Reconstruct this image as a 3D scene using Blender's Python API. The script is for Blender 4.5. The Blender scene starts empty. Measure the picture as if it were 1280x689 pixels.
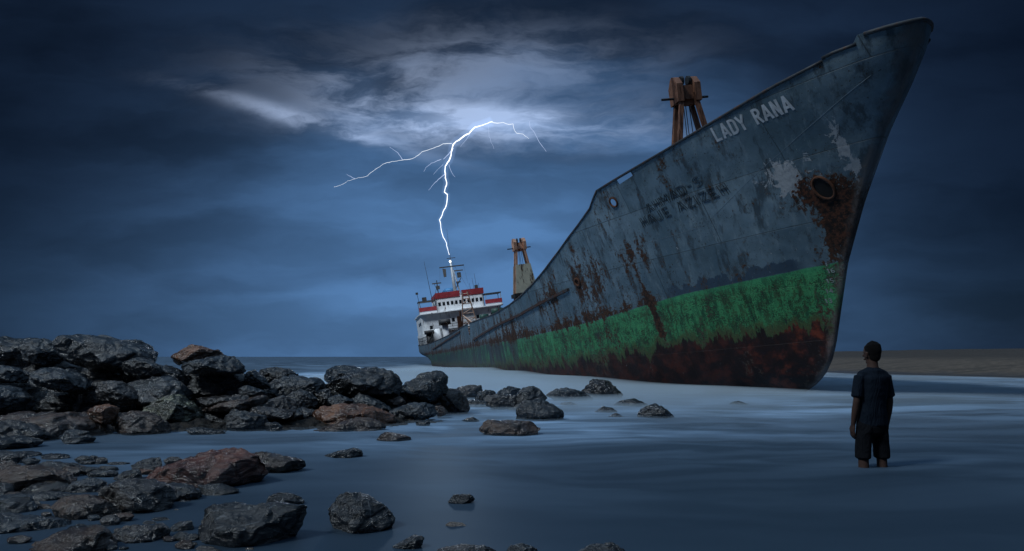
import bpy, bmesh, math, random
from mathutils import Vector, Matrix, noise, Euler
R = math.radians
sc = bpy.context.scene
COL = sc.collection

# ---------------------------------------------------------------- camera
EYE, FOC, CX, HY = 1.1, 853.0, 640.0, 446.0      # eye height above the water, focal length in photo pixels, horizon row
cam = bpy.data.objects.new('camera', bpy.data.cameras.new('camera'))
COL.objects.link(cam)
cam.location = (0, 0, EYE); cam.rotation_euler = (R(90), 0, 0)
cam.data.sensor_width = 36.0
cam.data.lens = 36.0 * FOC / 1280.0
cam.data.shift_y = (HY - 344.5) / 1280.0
cam.data.clip_start = 0.05; cam.data.clip_end = 20000
sc.camera = cam

# ---------------------------------------------------------------- node helpers
def new_mat(name):
    m = bpy.data.materials.new(name); m.use_nodes = True
    m.node_tree.nodes.clear()
    return m
class G:
    """small node-graph writer"""
    def __init__(s, nt): s.nt = nt
    def n(s, t, **kw):
        nd = s.nt.nodes.new(t)
        for k, v in kw.items(): setattr(nd, k, v)
        return nd
    def put(s, sock, v):
        if isinstance(v, bpy.types.NodeSocket): s.nt.links.new(v, sock)
        elif v is not None:
            if sock.type == 'RGBA' and len(v) == 3: v = (*v, 1)
            sock.default_value = v
    def m(s, op, a, b=None, c=None, clamp=False):
        nd = s.n('ShaderNodeMath', operation=op, use_clamp=clamp)
        for i, v in enumerate((a, b, c)):
            if v is not None: s.put(nd.inputs[i], v)
        return nd.outputs[0]
    def mr(s, v, a, b, c=0., d=1., smooth=True):
        nd = s.n('ShaderNodeMapRange', interpolation_type='SMOOTHSTEP' if smooth else 'LINEAR')
        for i, x in enumerate((v, a, b, c, d)): s.put(nd.inputs[i], x)
        return nd.outputs[0]
    def mix(s, f, a, b, mode='MIX'):
        nd = s.n('ShaderNodeMix', data_type='RGBA', blend_type=mode)
        s.put(nd.inputs[0], f); s.put(nd.inputs[6], a); s.put(nd.inputs[7], b)
        return nd.outputs[2]
    def xyz(s, x, y, z):
        nd = s.n('ShaderNodeCombineXYZ')
        for i, v in enumerate((x, y, z)): s.put(nd.inputs[i], v)
        return nd.outputs[0]
    def sep(s, v):
        nd = s.n('ShaderNodeSeparateXYZ'); s.put(nd.inputs[0], v); return nd.outputs
    def mapv(s, v, scale=(1,1,1), loc=(0,0,0), rot=(0,0,0)):
        nd = s.n('ShaderNodeMapping'); s.put(nd.inputs[0], v)
        nd.inputs[1].default_value = loc; nd.inputs[2].default_value = rot; nd.inputs[3].default_value = scale
        return nd.outputs[0]
    def noise(s, v, scale, detail=6, rough=.55, dist=0., lac=2.):
        nd = s.n('ShaderNodeTexNoise'); s.put(nd.inputs['Vector'], v)
        nd.inputs['Scale'].default_value = scale; nd.inputs['Detail'].default_value = detail
        nd.inputs['Roughness'].default_value = rough; nd.inputs['Distortion'].default_value = dist
        nd.inputs['Lacunarity'].default_value = lac
        return nd.outputs[0]
    def voro(s, v, scale, feature='F1'):
        nd = s.n('ShaderNodeTexVoronoi', feature=feature); s.put(nd.inputs['Vector'], v)
        nd.inputs['Scale'].default_value = scale
        return nd.outputs[0]
    def attr(s, name):
        return s.n('ShaderNodeAttribute', attribute_name=name).outputs['Fac']
    def tex(s, k='Object'): return s.n('ShaderNodeTexCoord').outputs[k]
    def bump(s, h, strength=.5, dist=.05, nrm=None):
        nd = s.n('ShaderNodeBump'); s.put(nd.inputs['Height'], h)
        nd.inputs['Strength'].default_value = strength; nd.inputs['Distance'].default_value = dist
        if nrm is not None: s.put(nd.inputs['Normal'], nrm)
        return nd.outputs[0]
    def pbr(s, col, rough=.6, bump=None, metal=0., spec=.5):
        nd = s.n('ShaderNodeBsdfPrincipled')
        s.put(nd.inputs['Base Color'], col); s.put(nd.inputs['Roughness'], rough)
        s.put(nd.inputs['Metallic'], metal); s.put(nd.inputs['Specular IOR Level'], spec)
        if bump is not None: s.put(nd.inputs['Normal'], bump)
        return nd.outputs[0]
    def out(s, sh, vol=None):
        o = s.n('ShaderNodeOutputMaterial')
        if sh is not None: s.nt.links.new(sh, o.inputs[0])
        if vol is not None: s.nt.links.new(vol, o.inputs[1])

# ---------------------------------------------------------------- sky (world)
SUN_EL, SUN_AZ = 46.0, -116.0        # light comes from the left of the picture, a little behind the camera
w = bpy.data.worlds.new('World'); sc.world = w; w.use_nodes = True
w.node_tree.nodes.clear(); g = G(w.node_tree)
d = g.tex('Generated'); x, y, z = g.sep(d)
yc = g.m('MAXIMUM', y, .14)
u = g.m('DIVIDE', x, yc); v = g.m('DIVIDE', g.m('MAXIMUM', z, -.02), yc)
def gauss(u0, v0, su, sv, rot=0., uu=None, vv=None):
    du = g.m('SUBTRACT', uu or u, u0); dv = g.m('SUBTRACT', vv or v, v0)
    c, s_ = math.cos(rot), math.sin(rot)
    a = g.m('ADD', g.m('MULTIPLY', du, c/su), g.m('MULTIPLY', dv, s_/su))
    b = g.m('SUBTRACT', g.m('MULTIPLY', dv, c/sv), g.m('MULTIPLY', du, s_/sv))
    r2 = g.m('ADD', g.m('MULTIPLY', a, a), g.m('MULTIPLY', b, b))
    return g.m('EXPONENT', g.m('MULTIPLY', r2, -1.))
uv = g.xyz(u, v, 0)
wob = g.noise(g.mapv(uv, (1.6, 4.0, 1)), 1.3, 4, .5)
wob2 = g.noise(g.mapv(uv, (1.6, 4.0, 1), (7, 3, 0)), 2.6, 5, .55)
uw = g.m('ADD', u, g.m('MULTIPLY_ADD', wob, .30, -.15)); vw = g.m('ADD', v, g.m('MULTIPLY_ADD', wob2, .10, -.05))
uvw = g.xyz(uw, vw, 0)
soft = g.noise(g.mapv(uvw, (1.3, 4.4, 1), (2.1, 5.3, 0), (0, 0, .12)), 1.7, 5, .5)      # broad cloud banks
fine = g.noise(g.mapv(uvw, (2.2, 7.5, 1), (.4, 9.1, 0), (0, 0, .18)), 2.6, 9, .62)       # wisps
# deep blue dusk glow low in the middle of the view
glow = g.m('ADD', g.m('MULTIPLY', gauss(.0, .19, .38, .20), 1.0), g.m('MULTIPLY', gauss(-.22, .02, .55, .15), .60))
glow = g.m('ADD', glow, g.m('MULTIPLY', gauss(.62, .05, .36, .10), .12))
bank = g.m('MULTIPLY', g.mr(soft, .38, .62, 1.0, .36), g.mr(g.noise(g.mapv(uvw, (1.1, 5.5, 1), (6, 2, 0), (0, 0, -.22)), 3.2, 7, .6), .36, .66, 1.08, .74))                      # dark stratus
hi = g.mr(v, .14, .42, 0, 1)
bank = g.m('MULTIPLY_ADD', g.m('SUBTRACT', bank, 1.), g.m('MULTIPLY_ADD', hi, .45, .5), 1.)
glow = g.m('MULTIPLY', glow, bank)
glow = g.m('MULTIPLY', glow, g.m('SUBTRACT', 1., g.m('MULTIPLY', gauss(-.12, .13, .34, .022, .10, uw, vw), .38)))
base = g.mix(g.mr(soft, .35, .7), (.0095, .0205, .046), (.0045, .0095, .021))
edge = g.m('SUBTRACT', 1., g.m('MULTIPLY', g.mr(g.m('ABSOLUTE', g.m('ADD', u, .05)), .30, .85), .45))
base = g.mix(1., base, g.xyz(edge, edge, edge), 'MULTIPLY'); glow = g.m('MULTIPLY', glow, edge)
c1 = g.mix(1., base, g.mix(glow, (0, 0, 0), (.082, .192, .395)), 'ADD')
# cloud lit from inside by the lightning
lit = g.m('ADD', g.m('MULTIPLY', gauss(-.03, .345, .20, .030, -.03, None, vw), 1.0), g.m('MULTIPLY', gauss(-.20, .385, .15, .040, -.10, uw, vw), .40))
lit = g.m('ADD', lit, g.m('MULTIPLY', gauss(-.04, .435, .20, .050, 0, uw, vw), .30))
lit = g.m('ADD', lit, g.m('MULTIPLY', gauss(-.285, .340, .145, .0105, -.27, None, g.m('ADD', v, g.m('MULTIPLY_ADD', wob2, .03, -.015))), .58))
lit = g.m('MULTIPLY', lit, g.mr(fine, .36, .64, .12, 1.2))
lit = g.m('ADD', lit, g.m('MULTIPLY', gauss(-.03, .347, .085, .017), .9))
c2 = g.mix(1., c1, g.mix(lit, (0, 0, 0), (.35, .43, .60)), 'ADD')
# sky brightened out of view behind, left and overhead, added to light the scene
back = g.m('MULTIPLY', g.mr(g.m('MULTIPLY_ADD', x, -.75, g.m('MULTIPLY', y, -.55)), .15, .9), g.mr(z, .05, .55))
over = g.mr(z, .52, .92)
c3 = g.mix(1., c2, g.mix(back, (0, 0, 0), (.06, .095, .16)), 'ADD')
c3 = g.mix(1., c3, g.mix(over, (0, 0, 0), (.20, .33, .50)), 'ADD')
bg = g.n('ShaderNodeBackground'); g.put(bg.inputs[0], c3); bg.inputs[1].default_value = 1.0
sky = g.n('ShaderNodeTexSky', sky_type='NISHITA', sun_disc=False)
sky.sun_elevation = R(2); sky.sun_rotation = R(SUN_AZ); sky.ozone_density = 4; sky.dust_density = .3
bg2 = g.n('ShaderNodeBackground'); g.put(bg2.inputs[0], g.mix(1., sky.outputs[0], (.35, .6, 1.), 'MULTIPLY')); bg2.inputs[1].default_value = .004
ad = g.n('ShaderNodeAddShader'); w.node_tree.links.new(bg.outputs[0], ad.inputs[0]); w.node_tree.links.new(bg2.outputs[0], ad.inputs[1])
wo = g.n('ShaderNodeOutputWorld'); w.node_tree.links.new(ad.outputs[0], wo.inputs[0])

# ---------------------------------------------------------------- dim soft sun behind the clouds
sl = bpy.data.lights.new('sun', 'SUN'); sl.energy = 1.5; sl.angle = R(11); sl.color = (.84, .94, 1.0)
so = bpy.data.objects.new('sun', sl); COL.objects.link(so)
sd = Vector((math.sin(R(SUN_AZ))*math.cos(R(SUN_EL)), math.cos(R(SUN_AZ))*math.cos(R(SUN_EL)), math.sin(R(SUN_EL))))
so.rotation_euler = (-sd).to_track_quat('-Z', 'Y').to_euler(); so.location = sd*60

sc.view_settings.view_transform = 'Standard'; sc.view_settings.look = 'None'
sc.view_settings.gamma = 1; sc.view_settings.exposure = 0.0; sc.view_settings.use_curve_mapping = False
sc.render.engine = 'CYCLES'
sc.cycles.use_denoising = True
sc.cycles.max_bounces = 6; sc.cycles.diffuse_bounces = 3; sc.cycles.glossy_bounces = 3
sc.cycles.volume_bounces = 1; sc.cycles.transparent_max_bounces = 8
sc.cycles.caustics_reflective = False; sc.cycles.caustics_refractive = False
w.cycles.sampling_method = 'MANUAL'; w.cycles.sample_map_resolution = 512

# ---------------------------------------------------------------- object helpers
def mesh_obj(name, verts, faces, mat, parent=None, smooth=False, loc=None):
    me = bpy.data.meshes.new(name); me.from_pydata([tuple(p) for p in verts], [], faces); me.update()
    return me_obj(name, me, mat, parent, smooth, loc)
def me_obj(name, me, mat, parent=None, smooth=False, loc=None):
    me.name = name
    if mat is not None:
        me.materials.clear(); me.materials.append(mat)
    if smooth:
        me.polygons.foreach_set('use_smooth', [True]*len(me.polygons))
    o = bpy.data.objects.new(name, me); COL.objects.link(o)
    if parent is not None: o.parent = parent
    if loc is not None: o.location = loc
    return o
def empty(name, loc=(0,0,0), rot=(0,0,0), parent=None):
    o = bpy.data.objects.new(name, None); COL.objects.link(o); o.location = loc; o.rotation_euler = rot
    o.empty_display_size = .3
    if parent is not None: o.parent = parent
    return o
def tag(o, label=None, cat=None, group=None, kind=None):
    if label: o['label'] = label
    if cat: o['category'] = cat
    if group: o['group'] = group
    if kind: o['kind'] = kind
    return o
class MB:
    """collects boxes, bars, tubes, rings and discs for ONE mesh"""
    def __init__(s): s.v = []; s.f = []
    def add(s, vs, fs):
        n = len(s.v); s.v += [tuple(p) for p in vs]; s.f += [tuple(i+n for i in q) for q in fs]
    def box(s, x0, x1, y0, y1, z0, z1, m=None):
        vs = [Vector((a, b, c)) for c in (z0, z1) for b in (y0, y1) for a in (x0, x1)]
        if m is not None: vs = [m @ p for p in vs]
        s.add(vs, [(0,2,3,1),(4,5,7,6),(0,1,5,4),(2,6,7,3),(0,4,6,2),(1,3,7,5)])
    def hexa(s, lo, hi):                                  # two quads of corners, lower and upper
        s.add(list(lo)+list(hi), [(3,2,1,0),(4,5,6,7),(0,1,5,4),(1,2,6,5),(2,3,7,6),(3,0,4,7)])
    def tube(s, pts, rad, n=8, closed=False, cap=True):
        pts = [Vector(p) for p in pts]; rr = rad if isinstance(rad, (list, tuple)) else [rad]*len(pts)
        base = len(s.v); L = len(pts); up = None
        for i, p in enumerate(pts):
            if closed: t = pts[(i+1) % L]-pts[i-1]
            else: t = pts[min(i+1, L-1)]-pts[max(i-1, 0)]
            t = t.normalized() if t.length > 1e-9 else Vector((0,0,1))
            if up is None: up = t.orthogonal().normalized()
            up = (up-t*up.dot(t)); up = up.normalized() if up.length > 1e-6 else t.orthogonal().normalized()
            b = t.cross(up)
            for k in range(n):
                a = 2*math.pi*k/n
                s.v.append(tuple(p+(up*math.cos(a)+b*math.sin(a))*rr[i]))
        for i in range(L if closed else L-1):
            for k in range(n):
                a = base+i*n; c = base+((i+1) % L)*n; k2 = (k+1) % n
                s.f.append((a+k, a+k2, c+k2, c+k))
        if cap and not closed:
            s.f.append(tuple(base+k for k in range(n))[::-1]); s.f.append(tuple(base+(L-1)*n+k for k in range(n)))
    def cyl(s, c, r, h, n=20, axis='z', r2=None):
        c = Vector(c); a = {'x': Vector((1,0,0)), 'y': Vector((0,1,0)), 'z': Vector((0,0,1))}[axis] if isinstance(axis, str) else Vector(axis)
        s.tube([c, c+a*h], [r, r if r2 is None else r2], n)
    def build(s, name, mat, parent=None, smooth=False):
        return mesh_obj(name, s.v, s.f, mat, parent, smooth)
def evaluated(o, keep_name):
    """mesh of an object with its modifiers applied; the source is removed"""
    dg = bpy.context.evaluated_depsgraph_get(); dg.update()
    me = bpy.data.meshes.new_from_object(o.evaluated_get(dg), depsgraph=dg)
    old = o.data; bpy.data.objects.remove(o); bpy.data.meshes.remove(old)
    me.name = keep_name
    return me
def px(xp, yp, Y): return Vector(((xp-CX)/FOC*Y, Y, EYE+(HY-yp)/FOC*Y))
def simple(name, col, rough=.6, var=.25, scale=3., bump=.3, rust=0., metal=0., spec=.5):
    m = new_mat(name); g = G(m.node_tree); P = g.tex('Object')
    n1 = g.noise(P, scale, 7, .6)
    dark = tuple(c*(1-var) for c in col); lite = tuple(min(1, c*(1+var)) for c in col)
    c = g.mix(g.mr(n1, .3, .7), dark, lite)
    if rust:
        st = g.noise(g.mapv(P, (1.6, 1.6, .35)), scale*1.4, 9, .65)
        c = g.mix(g.mr(st, .62-rust*.25, .70-rust*.2), c, (.075, .028, .014))
    g.out(g.pbr(c, rough, g.bump(g.noise(P, scale*6, 6, .6), bump, .02), metal, spec))
    return m

# ================================================================ SETTING: sea bed, water, sea mist, beach
def sheet(name, xs, ys, hfun, mat, smooth=True):
    vs = [(x_, y_, hfun(x_, y_)) for y_ in ys for x_ in xs]; nx = len(xs)
    fs = [(j*nx+i, j*nx+i+1, (j+1)*nx+i+1, (j+1)*nx+i) for j in range(len(ys)-1) for i in range(nx-1)]
    return mesh_obj(name, vs, fs, mat, None, smooth)
m_bed = simple('sea_bed_gravel', (.035, .035, .03), .8)
mw = new_mat('water_long_exposure'); g = G(mw.node_tree); P = g.tex('Object')
warp = g.noise(P, .22, 3, .5)
Pw = g.mapv(P, (1, 1, 1)); px_, py_, pz_ = g.sep(P)
Ps = g.xyz(g.m('MULTIPLY_ADD', warp, 2.4, g.m('MULTIPLY', px_, .33)), g.m('MULTIPLY_ADD', warp, 3.0, py_), 0)
streak = g.noise(Ps, .8, 3, .5)
streak2 = g.noise(g.mapv(Ps, (1, 1, 1), (5, 9, 0)), 2.4, 3, .5)
big = g.noise(P, .16, 3, .5)
foam = g.m('ADD', g.m('MULTIPLY', g.mr(streak, .40, .62), .66), g.m('MULTIPLY', g.mr(streak2, .40, .64), .30))
foam = g.m('MULTIPLY', foam, g.mr(big, .36, .60, .35, 1.35))
# surf foam lies between the boulders and the wreck
dx = g.m('DIVIDE', g.m('SUBTRACT', px_, -4.0), 10.5); dy = g.m('DIVIDE', g.m('SUBTRACT', py_, 34.), 21.)
surf = g.m('EXPONENT', g.m('MULTIPLY', g.m('ADD', g.m('MULTIPLY', dx, dx), g.m('MULTIPLY', dy, dy)), -1.))
near = g.mr(py_, 4.0, 13., .05, 1.)
foam = g.m('MULTIPLY', g.m('MULTIPLY_ADD', surf, .55, g.m('MULTIPLY', foam, g.m('MULTIPLY_ADD', surf, .95, .38))), near, clamp=True)
colw = g.mix(foam, (.006, .019, .036), (.42, .62, .86))
hb = g.m('ADD', g.m('MULTIPLY', streak, .6), g.m('MULTIPLY', streak2, .2))
df = g.n('ShaderNodeBsdfDiffuse'); g.put(df.inputs[0], colw)
gl = g.n('ShaderNodeBsdfGlossy'); g.put(gl.inputs['Roughness'], .48); g.put(gl.inputs['Color'], (.75, .88, 1.)); g.put(gl.inputs['Normal'], g.bump(hb, .15, .10))
mx = g.n('ShaderNodeMixShader'); g.put(mx.inputs[0], g.mr(foam, .0, .35, .13, .02)); mw.node_tree.links.new(df.outputs[0], mx.inputs[1]); mw.node_tree.links.new(gl.outputs[0], mx.inputs[2])
g.out(mx.outputs[0])
def lin(a, b, n): return [a+(b-a)*i/(n-1) for i in range(n)]
water = sheet('water', [-6000, -600, -120]+lin(-60, 60, 61)+[120, 600, 6000], [-300, -20]+lin(0, 120, 121)+[300, 1200, 9000],
              lambda a, b: .012*noise.noise(Vector((a*.25, b*.5, 3)))*(1 if abs(a) < 70 and b < 130 else 0), mw)
tag(water, 'milky blue long exposure sea water', None, None, 'structure')
bed = sheet('sea_bed', [-6000, -60]+lin(-30, 30, 31)+[60, 6000], [-300, 0]+lin(1, 60, 60)+[120, 9000],
            lambda a, b: -.50+.03*noise.noise(Vector((a*.5, b*.5, 1)))*(1 if abs(a) < 40 and b < 80 and not (3 < a < 4.3 and 6 < b < 8) else 0)-(0 if b < 80 else 2), m_bed)
tag(bed, 'stony sea bed under the shallow water', None, None, 'structure')
# low mist of spray that a long exposure leaves over the surf: a thin closed slab just above the water
def mist(name, x0, x1, y0, y1, top, dens, col, n=46):
    xs, ys = lin(x0, x1, n), lin(y0, y1, n); vs = []; fs = []
    for lay in (0, 1):
        for b in ys:
            for a in xs:
                ex = min((a-x0), (x1-a))/((x1-x0)*.22); ey = min((b-y0), (y1-b))/((y1-y0)*.22)
                e = max(0, min(1, ex))*max(0, min(1, ey)); e = e*e*(3-2*e)
                loc = .03+.97*math.exp(-((a+4.)/10.5)**2-((b-35)/27.)**2)
                h = .022+(top*loc*(.75+.5*noise.noise(Vector((a*.16, b*.22, 9))))*e if lay else 0)
                vs.append((a, b, h+(.004 if lay else 0)))
    N = n*n
    for j in range(n-1):
        for i in range(n-1):
            q = (j*n+i, j*n+i+1, (j+1)*n+i+1, (j+1)*n+i)
            fs.append(q[::-1]); fs.append(tuple(k+N for k in q))
    for i in range(n-1):
        for a, b in ((i, i+1), ((n-1)*n+i+1, (n-1)*n+i), ((i+1)*n, i*n), (i*n+n-1, (i+1)*n+n-1)):
            fs.append((a, b, b+N, a+N))
    m = new_mat(name); g = G(m.node_tree); pv = g.n('ShaderNodeVolumePrincipled')
    pv.inputs['Color'].default_value = (*col, 1); pv.inputs['Density'].default_value = dens
    g.out(None, pv.outputs[0])
    o = mesh_obj(name, vs, fs, m, None, True)
    return tag(o, None, None, None, 'stuff')
MIST = mist('sea_mist', -13, 34, 8.5, 92, .58, .95, (.80, .92, 1.0), 80)
tag(MIST, 'thin white spray mist lying low over the water round the wreck')

# beach at right: shoreline runs away from the viewer, crest of dark shingle behind pale sand
SHORE = [(20, 36), (26, 30.5), (34, 25.4), (44, 21.2), (60, 19.6), (90, 19), (160, 19), (400, 19)]
SHY = [p[0] for p in SHORE]; SHX = [p[1] for p in SHORE]
def itp(x_, xs, ys):
    if x_ <= xs[0]: return ys[0]
    for i in range(1, len(xs)):
        if x_ <= xs[i]: return ys[i-1]+(ys[i]-ys[i-1])*(x_-xs[i-1])/(xs[i]-xs[i-1])
    return ys[-1]
def beach_h(a, b):
    dd = a-itp(b, SHY, SHX)+.5*noise.noise(Vector((b*.15, 0, 4)))
    h = itp(dd, [-12, 0, 5, 12, 22, 34, 60, 200], [-.9, 0, .42, .95, 1.55, 1.95, 2.05, 2.2])
    return h+.02*noise.noise(Vector((a*.7, b*.7, 0)))+(.10*noise.noise(Vector((a*.22, b*.22, 5))) if dd > 12 else 0)
mb_ = new_mat('beach_sand'); g = G(mb_.node_tree); P = g.tex('Object'); a_, b_, c_ = g.sep(P)
n1 = g.noise(P, 3., 8, .6); n2 = g.noise(P, .5, 5, .6)
hz = g.m('ADD', c_, g.m('MULTIPLY_ADD', n2, .5, -.25))
sand = g.mix(g.mr(n1, .38, .62), (.070, .055, .041), (.125, .098, .074))
sand = g.mix(g.mr(g.noise(g.mapv(P, (.25, 1, 1)), .9, 6, .65), .50, .60, 0, .7), sand, (.050, .040, .031))
sand = g.mix(g.mr(g.noise(P, 6., 3, .7), .62, .66, 0, .8), sand, (.022, .019, .016))
shing = g.mix(g.mr(g.noise(P, 9., 6, .7), .42, .6), (.025, .021, .018), (.070, .057, .046))
cb = g.mix(g.mr(hz, .80, 1.15), sand, shing)
cb = g.mix(g.mr(hz, .05, .25, 1., 0.), cb, (.07, .062, .056))
g.out(g.pbr(cb, g.mr(hz, .05, .3, .3, .85), g.bump(g.noise(P, 7., 8, .65), .6, .08)))
beach = sheet('beach', lin(6, 90, 120)+[120, 200, 400, 900], lin(20, 130, 110)+[180, 300, 600], beach_h, mb_)
tag(beach, 'pale sand beach rising to a dark shingle crest', None, None, 'structure')

m_rub = new_mat('shore_rubble'); g = G(m_rub.node_tree); P = g.tex('Object')
vo = g.voro(P, 9.); vn = g.noise(P, 5., 8, .65)
g.out(g.pbr(g.mix(g.mr(vn, .4, .62), (.005, .0045, .004), (.028, .022, .017)), g.mr(vn, .35, .65, .45, .8), g.bump(g.m('ADD', g.m('MULTIPLY', vo, -.8), vn), 1., .10), 0., .25))
def rub_h(a, b):
    def e(cx, cy, rx, ry): return max(0, 1-((a-cx)/rx)**2-((b-cy)/ry)**2)
    h = -.42+.62*e(-4.2, 4.6, 3.2, 2.3)**.6+.75*e(-6.3, 11.6, 6.2, 2.1)**.6
    h = min(h, -.075 if b < 8 else .10)
    c = noise.voronoi(Vector((a*4.2, b*4.2, 2)))[0]
    return h+.15*(min(c[1]-c[0], .5))+.05*noise.noise(Vector((a*2.2, b*2.2, 3)))-.03
rub = sheet('rocky_shore', lin(-13, 1.2, 190), lin(2.6, 14.2, 160), rub_h, m_rub)
tag(rub, 'dark wet rubble between and under the boulders', None, None, 'structure')

# ================================================================ THE STRANDED SHIP
# ship frame: x aft from the stem foot, y to starboard (left in the picture), z up
def interp(x,xs,ys):
    if x<=xs[0]: return ys[0]
    for i in range(1,len(xs)):
        if x<=xs[i]:
            return ys[i-1]+(ys[i]-ys[i-1])*(x-xs[i-1])/(xs[i]-xs[i-1])
    return ys[-1]
# stem profile: distance aft of the stem foot for each height
STZ=[-2.5,-1.2,-.5,0,.25,.54,1.0,1.48,2.58,3.63,5.32,6.78,7.69,8.22,9.0]
STS=[4.5,2.2,.85,0,-.55,-1.03,-1.45,-1.72,-2.17,-2.6,-3.6,-4.6,-5.4,-5.8,-6.2]
def stem(z): return interp(z,STZ,STS)
DT=[0,.04,.15,.4,.8,1.5,2.5,4.1,6.1,8,10.5,14,18,24,92]
DB=[0,.13,.32,.62,.95,1.36,1.9,2.65,3.55,4.25,5.05,5.85,6.3,6.45,6.45]
WT=[0,.03,.12,.4,1.0,2,4,6,8,12,16,20,26,92]
WB=[0,.07,.12,.25,.6,1.15,2.2,3.1,3.9,5.1,5.9,6.3,6.45,6.45]
LEN=93.
def halfb(t,z):
    g=min(max((z+.3)/8.6,0),1.05)**(1.15+1.2*max(0,1-t/1.6))
    b=interp(t,WT,WB)*(1-g)+interp(t,DT,DB)*g
    s=t+stem(z)
    # stern run
    if s>62:
        k=(s-62)/31.
        kd=max(0,1-max(0,(s-84)/9.)**2.2)          # deck rounding
        kw=max(0,1-k**1.5)                         # water line run
        h=min(max((z-.2)/3.0,0),1)
        h=h*h*(3-2*h)
        b*=max(kd,0)**.5*h+kw*(1-h)*max(kd,0)**.5
    if z<0: b*=1-.25*min(-z/2.5,1)**2
    return b
SHS=[-9,-5.9,-5.45,-5.12,-5.1,-4.43,-4.40,-3.07,-1.5,.5,3.6,3.8,4.3,5.5,7.0,8.7,10.2,11.9,13.5,16,18,25.6,25.62,26.6,26.62,40,60,80,93.5]
SHZ=[8.5,8.55,8.62,8.62,8.45,8.47,8.38,8.25,8.05,7.8,7.52,7.42,7.08,6.62,6.08,5.52,5.10,4.76,4.55,4.38,4.33,4.35,3.6,3.6,4.35,4.05,3.85,3.95,4.4]
def sheer(s): return interp(s,SHS,SHZ)
ANG,LIST,TRIM=11.1,8.,.25
P0=(9.,21.,0.)

BTS = [-3, 2, 6, 9, 14, 25, 45, 93]; BTZ = [3.72, 3.55, 3.16, 3.0, 2.84, 2.78, 2.6, 2.5]       # top of the green belt
BBS = [-3, 0, 2.5, 6, 14, 93]; BBZ = [2.05, 1.98, 1.92, 1.62, 1.5, 1.3]                          # ragged bottom of it
a_ = R(ANG); l_ = R(LIST); t_ = R(TRIM)
e1 = Vector((-math.sin(a_), math.cos(a_), 0)); e2 = Vector((-math.cos(a_), -math.sin(a_), 0)); e3 = Vector((0, 0, 1))
e1b = e1*math.cos(t_)-e3*math.sin(t_); e3b = e3*math.cos(t_)+e1*math.sin(t_)
e2b = e2*math.cos(l_)-e3b*math.sin(l_); e3c = e3b*math.cos(l_)+e2*math.sin(l_)
SHIP_M = Matrix(((e1b.x, e2b.x, e3c.x, P0[0]), (e1b.y, e2b.y, e3c.y, P0[1]), (e1b.z, e2b.z, e3c.z, P0[2]), (0, 0, 0, 1)))
# (e1b, e2b, e3c) is a right-handed turn of the axes
ship = empty('cargo_ship'); ship.matrix_world = SHIP_M
tag(ship, 'huge rusty blue grey stranded cargo ship with green waterline belt', 'ship')

def dent(s, z, side):
    return .014*noise.noise(Vector((s*.55, z*.7, side*5)))+.006*noise.noise(Vector((s*1.7, z*1.6, side*5)))
def on_hull(s, z, off=0.):
    """point on the starboard shell at station s and height z, pushed out by off"""
    def p(s, z):
        t = max(s-stem(z), 0.0)
        return Vector((s, halfb(t, z), z))
    a = p(s, z); t = max(s-stem(z), 0.)
    a.y += dent(s, z, 1)*min(1, t/1.5)
    if off:
        e = .06; n = (p(s+e, z)-p(s-e, z)).cross(p(s, z+e)-p(s, z-e))
        if n.y < 0: n = -n
        a = a+n.normalized()*off
    return a

# ---- hull plating material
mh = new_mat('hull_paint'); g = G(mh.node_tree); P = g.tex('Object'); s_, y_, z_ = g.sep(P)
bt, bb, td = g.attr('above_belt'), g.attr('above_belt_foot'), g.attr('from_stem')
PV = g.mapv(P, (1., 1., .16))                                   # things that run down the plates
run = g.noise(PV, 2.2, 10, .68); run2 = g.noise(g.mapv(P, (1, 1, .10), (3, 7, 1)), 5.5, 8, .65)
bigN = g.noise(P, .55, 4, .55); mid = g.noise(P, 2.1, 8, .62); fineN = g.noise(P, 9., 10, .7); crack = g.noise(P, 26., 6, .7)
paint = g.mix(g.mr(bigN, .32, .68), (.092, .145, .178), (.215, .290, .335))
paint = g.mix(g.mr(mid, .40, .62, 0, .5), paint, (.10, .145, .17))
paint = g.mix(g.mr(run2, .50, .72, 0, .45), paint, (.32, .38, .40))              # chalky runs
paint = g.mix(g.mr(run, .50, .61, 0, .80), paint, (.040, .055, .066))           # dirt runs
brk = g.n('ShaderNodeTexBrick'); g.put(brk.inputs['Vector'], g.xyz(s_, z_, 0))
brk.inputs['Scale'].default_value = 1.; brk.inputs['Brick Width'].default_value = 5.2; brk.inputs['Row Height'].default_value = 1.62
brk.inputs['Mortar Size'].default_value = .012; brk.inputs['Mortar Smooth'].default_value = .3
brk.inputs['Color1'].default_value = (1, 1, 1, 1); brk.inputs['Color2'].default_value = (.74, .78, .80, 1); brk.inputs['Mortar'].default_value = (.45, .45, .45, 1)
paint = g.mix(1., paint, brk.outputs[0], 'MULTIPLY')
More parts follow.
